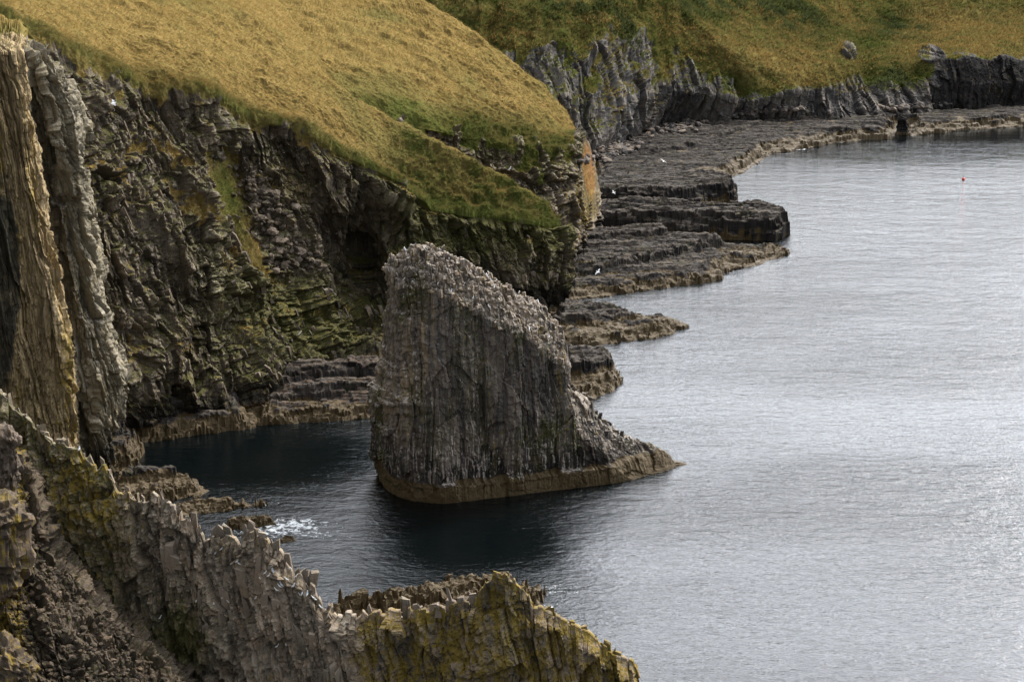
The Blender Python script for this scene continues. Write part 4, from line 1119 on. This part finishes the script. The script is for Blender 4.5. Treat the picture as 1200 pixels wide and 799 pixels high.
reef('rock_ledge', [([(298, 500), (345, 497), (400, 494), (465, 488), (465, 462), (400, 462), (310, 468)], 1.9), ([(298, 490), (350, 484), (465, 478), (465, 460), (310, 468)], 3.2), ([(310, 480), (400, 470), (465, 468), (465, 450), (330, 462)], 5.2)],
     'layered cove ledge with an orange-stained upper bed, left of the stack', 'rock ledge', cell=.2, seed=920, weed_top=1.6, black=.32, lens=5, rust=.45, jag=.6, pale=.15)
reef('rock_ledge', [([(150, 520), (220, 513), (300, 501), (302, 484), (200, 492), (150, 500)], 2.2), ([(150, 510), (220, 503), (285, 494), (290, 480), (150, 495)], 3.6)],
     'low weed-brown ledge along the shaded cliff foot at the back of the cove', 'rock ledge', cell=.2, seed=940, weed_top=2.0, black=.4, lens=4, jag=.8)
reef('rock_block', [([(96, 556), (165, 548), (171, 530), (155, 512), (96, 515)], 2.6), ([(100, 545), (150, 536), (158, 520), (100, 515)], 4.6)],
     'rock shelf at the foot of the grey pillar on the left', 'rock', cell=.16, seed=960, weed_top=2.6, black=.5, lens=3, jag=.6)
reef('rock_reef', [([(105, 592), (180, 594), (236, 582), (249, 575), (232, 564), (190, 558), (130, 564)], 1.3), ([(120, 582), (180, 580), (225, 574), (215, 564), (150, 562)], 2.3)],
     'largest flat brown rock in the cove, nearest the cliff', 'reef', cell=.14, lump=.3, seed=980, weed_top=2.2, black=.25, lens=3.2, jag=.6)
reef('rock_reef', [([(195, 608), (260, 603), (322, 594), (318, 588), (270, 586), (230, 586), (190, 594)], .9), ([(205, 602), (255, 600), (262, 592), (215, 592)], 1.6)],
     'long narrow brown rock in the cove with foam at its tip', 'reef', cell=.14, lump=.3, seed=1000, weed_top=1.8, black=.25, lens=2.6, jag=.5)
reef('rock_reef', [([(256, 622), (290, 621), (326, 615), (320, 609), (275, 610)], 1.0)],
     'small golden weed-covered rock awash in the white foam', 'reef', cell=.11, seed=1020, weed_top=2.0, black=0, lens=2, jag=.15, lump=.3, wall=.8, lich=.25)
reef('rock_reef', [([(323, 637), (352, 635), (347, 629), (328, 630)], .7)],
     'smallest weed-covered rock, alone below the foam', 'reef', cell=.11, seed=1040, weed_top=2.0, black=0, lens=1.5, jag=.1, lump=.2, wall=.7, lich=.2)
reef('rock_reef', [([(372, 745), (450, 750), (600, 735), (648, 705), (642, 693), (600, 687), (520, 690), (430, 704), (375, 720)], 1.1), ([(385, 735), (470, 730), (590, 715), (630, 702), (590, 691), (520, 696), (440, 712), (385, 725)], 3.0)],
     'wide rough brown reef lying behind the foreground ridge', 'reef', cell=.14, seed=1060, lump=.40, weed_top=3.2, black=.0, lens=2.6, jag=.9, rough=1.3, pale=.3, rust=.12)
reef('rock_reef', [([(655, 696), (679, 694), (673, 687), (658, 688)], .4)],
     'tiny dark rock breaking the water right of the foreground reef', 'reef', cell=.1, seed=1080, weed_top=.6, black=.3, lens=1.5, jag=.25)

# boulders at the lower left edge and by the cove
boulder('boulder', P(-8, 640, 146), (2.6, 2.2, 4.6), 1101, M_GULLY, 'tall lichen-yellowed boulder at the left edge above the gully', 'boulder', lich=.42, moss=.3, rot=.15)
boulder('boulder', P(6, 790, 139), (2.4, 2.0, 2.6), 1111, M_GULLY, 'squat lichen-covered boulder in the bottom left corner', 'boulder', lich=.42, moss=.35, rot=.5)
boulder('boulder', P(10, 545, 152), (1.1, 1.2, 3.2), 1121, M_GULLY, 'narrow pale stacked boulder high in the gully beside the ridge', 'boulder', lich=.15, pale=.5)
boulder('boulder', S(1057, 150, 1.5) + np.array([0, 0, 0]), (1.1, 1.6, 2.6), 1131, M_FAR, 'black upright boulder wedged in the notch of the far shore', 'boulder', pale=0, lich=0, moss=0, black=.9)

# ------------------------------------------------------------------ ray placement on the built ground
V, Fc, o0 = [], [], 0
for vv, ff in BVH_SRC:
    V.append(vv); Fc.extend((ff + o0).tolist()); o0 += len(vv)
BVH = BVHTree.FromPolygons(np.concatenate(V).tolist(), Fc)
def hit(px, py):
    v = (399.5 - py) / F
    d = Vector(((px - 600) / F, CT + v * ST, v * CT - ST)).normalized()
    r = BVH.ray_cast(Vector((0, 0, CAM_H)), d)
    return r[0], r[1]

# rubble at the foot of the far cliff and the scree chute by the grassy gully
def scatter_px(cx, cy, rx, ry, rot, n):
    out = []
    c, s = math.cos(math.radians(rot)), math.sin(math.radians(rot))
    for _ in range(n):
        a, b = random.gauss(0, .5) * rx, random.gauss(0, .5) * ry
        h, _n = hit(cx + a * c - b * s, cy + a * s + b * c)
        if h is not None: out.append(np.array(h))
    return out
stones('rubble', scatter_px(715, 178, 30, 9, -18, 260) + scatter_px(790, 150, 40, 6, -12, 130) + scatter_px(905, 131, 50, 4, -5, 90) + scatter_px(1060, 126, 40, 3, -3, 60), .3, 1.2, M_FAR, 'pale rubble strewn along the foot of the far cliff', pale=.55)
stones('scree', scatter_px(305, 235, 22, 45, -30, 260) + scatter_px(340, 300, 30, 25, 20, 120), .2, .9, M_ROCK, 'grey scree stones beside the green grassy chute', pale=.5, moss=.2)

# ------------------------------------------------------------------ birds
M_WHITE = plain_mat('white_plumage', (.72, .71, .68), .7)
M_GREY = plain_mat('grey_plumage', (.26, .28, .31), .7)
M_DARK = plain_mat('dark_plumage', (.035, .03, .028), .7)
M_BEAK = plain_mat('yellow_beak', (.45, .32, .06), .5)

def bird_mesh(name, upright, back_mat, wings=False):
    """one lofted body with head, bill and tail; folded or spread wings in the same mesh"""
    import bmesh
    bm = bmesh.new()
    def ring_body(stations, mat_of):
        rings = []
        for (x, z, rw, rh) in stations:
            rings.append([bm.verts.new((x, rw * math.cos(a), z + rh * math.sin(a))) for a in np.linspace(0, 2 * math.pi, 9)[:-1]])
        for r1, r2 in zip(rings[:-1], rings[1:]):
            for k in range(8):
                f = bm.faces.new((r1[k], r1[(k + 1) % 8], r2[(k + 1) % 8], r2[k])); f.smooth = True
                zc = sum(v.co.z for v in f.verts) / 4; xc = sum(v.co.x for v in f.verts) / 4
                f.material_index = mat_of(xc, zc, k)
        bm.faces.new(rings[0][::-1]); bm.faces.new(rings[-1])
    if upright:
        st = [(-.13, .03, .01, .02), (-.09, .10, .06, .05), (-.02, .19, .085, .08), (.03, .29, .08, .075), (.06, .37, .05, .05), (.075, .41, .045, .045), (.11, .425, .03, .03), (.17, .42, .006, .006)]
    else:
        st = [(-.30, .14, .02, .008), (-.18, .14, .055, .03), (-.05, .13, .085, .075), (.08, .14, .08, .08), (.15, .19, .05, .05), (.19, .24, .05, .05), (.23, .245, .03, .028), (.29, .235, .008, .008)] if wings else [(-.22, .07, .02, .01), (-.13, .11, .055, .04), (-.02, .17, .09, .085), (.06, .24, .08, .085), (.10, .32, .055, .05), (.125, .37, .052, .05), (.16, .375, .03, .028), (.22, .365, .008, .008)]
    def mo(x, z, k):
        if upright:
            return 1 if (k in (1, 2, 3) or x > .09 or z > .36) else 0
        if x > (.24 if wings else .17): return 2
        return 1 if (k in (1, 2) and -.2 < x < .1 and not wings) else 0
    ring_body(st, mo)
    if wings:
        for s in (-1, 1):
            pts = [(.10, s * .06, .17), (.14, s * .32, .27), (.04, s * .68, .22), (-.10, s * .30, .24), (-.10, s * .06, .15)]
            top = [bm.verts.new(p) for p in pts]; bot = [bm.verts.new((p[0], p[1], p[2] - .018)) for p in pts]
            for fv in (top, bot[::-1]):
                f = bm.faces.new(fv); f.material_index = 1
            for k in range(5): bm.faces.new((top[k], bot[k], bot[(k + 1) % 5], top[(k + 1) % 5]))
    else:
        for s in (-1, 1):
            a = bm.verts.new((.02, s * .03, .06)); b = bm.verts.new((.035, s * .03, .06)); c = bm.verts.new((.05, s * .045, 0)); d = bm.verts.new((.0, s * .02, 0))
            f = bm.faces.new((a, b, c, d)); f.material_index = 2
    bmesh.ops.recalc_face_normals(bm, faces=bm.faces)
    me = bpy.data.meshes.new(name); bm.to_mesh(me); bm.free()
    for m in (M_WHITE, back_mat, M_BEAK): me.materials.append(m)
    return me
ME_GULL = bird_mesh('gull', False, M_GREY); ME_AUK = bird_mesh('auk', True, M_DARK); ME_FLY = bird_mesh('flying_gull', False, M_GREY, True)

def bird(me, name, loc, rz, label, group=None, tilt=0.0, scale=1.0):
    o = bpy.data.objects.new(name, me); COL.objects.link(o)
    o.location = loc; o.rotation_euler = (tilt, 0, rz); o.scale = (scale,) * 3
    o['label'] = label; o['category'] = 'bird'
    if group: o['group'] = group
    return o

sel = rng.choice(len(perch), 150, replace=False)
taken = []
for k in sel:
    c = perch[k]
    if any(np.hypot(*(c[:2] - t)) < .35 for t in taken): continue
    taken.append(c[:2])
    auk = random.random() < .6
    bird(ME_AUK if auk else ME_GULL, 'seabird' if auk else 'gull', tuple(c - np.array([0, 0, .03])), random.uniform(0, 6.28),
         'small dark-backed seabird standing upright in the crowd on the sea stack crest' if auk else 'small white gull sitting in the crowd on the sea stack crest',
         'dark-backed seabirds on the stack crest' if auk else 'white gulls on the stack crest', scale=random.uniform(.95, 1.2))
fin_spots = [(230, 706), (251, 709), (261, 703), (268, 706), (253, 648), (260, 644), (278, 659), (280, 661), (305, 679), (311, 672), (320, 663), (320, 670), (324, 692), (328, 688), (330, 686), (336, 680), (344, 687), (347, 676), (352, 698), (354, 696), (360, 697), (367, 701), (369, 703), (376, 712), (325, 758), (336, 757), (188, 724), (93, 527), (245, 605), (322, 640), (606, 681), (385, 722), (300, 702), (341, 668), (315, 676)]
for x, y in fin_spots:
    h, n = hit(x, y)
    if h is None or h.y > 172: continue
    bird(ME_GULL, 'gull', tuple(h + Vector((0, -.12, -.02))), random.uniform(0, 6.28), 'white gull perched on the jagged foreground ridge', 'gulls on the foreground ridge', scale=random.uniform(.9, 1.15))
for x, y, lab in ((396, 275, 'white gull resting at the dark cave mouth behind the stack'), (351, 393, 'lone white gull on the mossy terraces left of the stack'), (597, 200, 'white gull on the grassy rim below the second headland')):
    h, n = hit(x, y)
    if h is not None: bird(ME_GULL, 'gull', tuple(h + Vector((0, -.2, 0))), random.uniform(-.6, .6), lab, scale=1.7)
for x, y, Yd, rz, tl, lab in ((133, 123, 225, .4, .35, 'white gull in flight in front of the left cliff'), (701, 320, 285, 2.6, -.4, 'white gull in flight in front of the ledges right of the stack'), (777, 190, 395, 1.2, .5, 'white gull gliding over the far shore platform'), (719, 227, 340, .3, .3, 'white gull gliding past the black layered ledge')):
    bird(ME_FLY, 'flying_gull', tuple(P(x, y, Yd)), rz, lab, tilt=tl, scale=1.25)

# ------------------------------------------------------------------ buoy
def build_buoy():
    import bmesh
    root = bpy.data.objects.new('buoy', None); COL.objects.link(root); c = S(1129, 211)
    root.location = tuple(c); root['label'] = 'small red buoy afloat in the bay'; root['category'] = 'buoy'
    bm = bmesh.new(); bmesh.ops.create_uvsphere(bm, u_segments=20, v_segments=12, radius=.36)
    for v in bm.verts: v.co.z = v.co.z * .85 + .14 + (.1 if v.co.z > .3 else 0)
    me = bpy.data.meshes.new('float'); bm.to_mesh(me); bm.free(); me.materials.append(plain_mat('red_paint', (.55, .05, .03), .45))
    for p in me.polygons: p.use_smooth = True
    o = bpy.data.objects.new('float', me); o.parent = root; COL.objects.link(o)
    bm = bmesh.new(); bmesh.ops.create_cone(bm, cap_ends=True, segments=12, radius1=.05, radius2=.035, depth=.4, matrix=Matrix.Translation((0, 0, .68)))
    bmesh.ops.create_uvsphere(bm, u_segments=10, v_segments=8, radius=.08, matrix=Matrix.Translation((0, 0, .9)))
    me = bpy.data.meshes.new('post'); bm.to_mesh(me); bm.free(); me.materials.append(M_DARK)
    o = bpy.data.objects.new('post', me); o.parent = root; COL.objects.link(o)
build_buoy()

# ------------------------------------------------------------------ sky, sun, camera
SUN_EL, SUN_AZ = 47.0, 42.0        # azimuth clockwise from the view direction (+Y)
w = bpy.data.worlds.new('World'); scene.world = w; w.use_nodes = True
nt = w.node_tree; nt.nodes.clear(); g = G(nt)
out = nd(nt, 'ShaderNodeOutputWorld'); bg = nd(nt, 'ShaderNodeBackground'); g.L(bg.outputs[0], out.inputs[0])
sky = nd(nt, 'ShaderNodeTexSky', sky_type='NISHITA'); sky.sun_disc = False
sky.sun_elevation = math.radians(SUN_EL); sky.sun_rotation = math.radians(SUN_AZ)
sky.air_density = 1.0; sky.dust_density = 2.0
tc = nd(nt, 'ShaderNodeTexCoord')
cl = g.noise(tc.outputs['Generated'], 2.4, 7, .58, mp=(1, 1, 2.6), dist=.4)
# cloud deck: thick, glow added low at front right to brighten the water, greyer away from it
sd = nd(nt, 'ShaderNodeVectorMath', operation='DOT_PRODUCT'); g.L(tc.outputs['Generated'], sd.inputs[0])
se, sa_ = math.radians(27), math.radians(28)
sd.inputs[1].default_value = (math.cos(se) * math.sin(sa_), math.cos(se) * math.cos(sa_), math.sin(se))
glow = g.math('POWER', g.ss(sd.outputs['Value'], .1, 1.0), 1.4)
bright = g.math('ADD', 4.0, g.math('MULTIPLY', glow, 38.0))
cc = nd(nt, 'ShaderNodeVectorMath', operation='SCALE'); cc.inputs[0].default_value = (.935, .97, 1.035); g.L(bright, cc.inputs['Scale'])
col = g.mix(g.ss(cl, .36, .56, .35, 1.0), sky.outputs[0], cc.outputs[0])
g.L(col, bg.inputs['Color']); bg.inputs['Strength'].default_value = .1

sun = bpy.data.lights.new('sun', 'SUN'); sun.energy = 2.6; sun.angle = math.radians(8); sun.color = (1.0, .93, .82)
so = bpy.data.objects.new('sun', sun); COL.objects.link(so)
e, a = math.radians(SUN_EL), math.radians(SUN_AZ)
dirv = Vector((math.cos(e) * math.sin(a), math.cos(e) * math.cos(a), math.sin(e)))
so.rotation_euler = dirv.to_track_quat('Z', 'Y').to_euler()

cam = bpy.data.cameras.new('camera'); cam.sensor_width = 36; cam.lens = F / 1200 * 36; cam.clip_end = 6000; cam.clip_start = 1
co = bpy.data.objects.new('camera', cam); COL.objects.link(co)
co.location = (0, 0, CAM_H); co.rotation_euler = (math.pi / 2 - TH, 0, 0)
scene.camera = co
vs = scene.view_settings; vs.view_transform = 'Standard'; vs.look = 'None'; vs.gamma = 1; vs.use_curve_mapping = False; vs.exposure = 1.0
scene.render.engine = 'CYCLES'; scene.cycles.max_bounces = 4; scene.cycles.diffuse_bounces = 2; scene.cycles.use_denoising = True
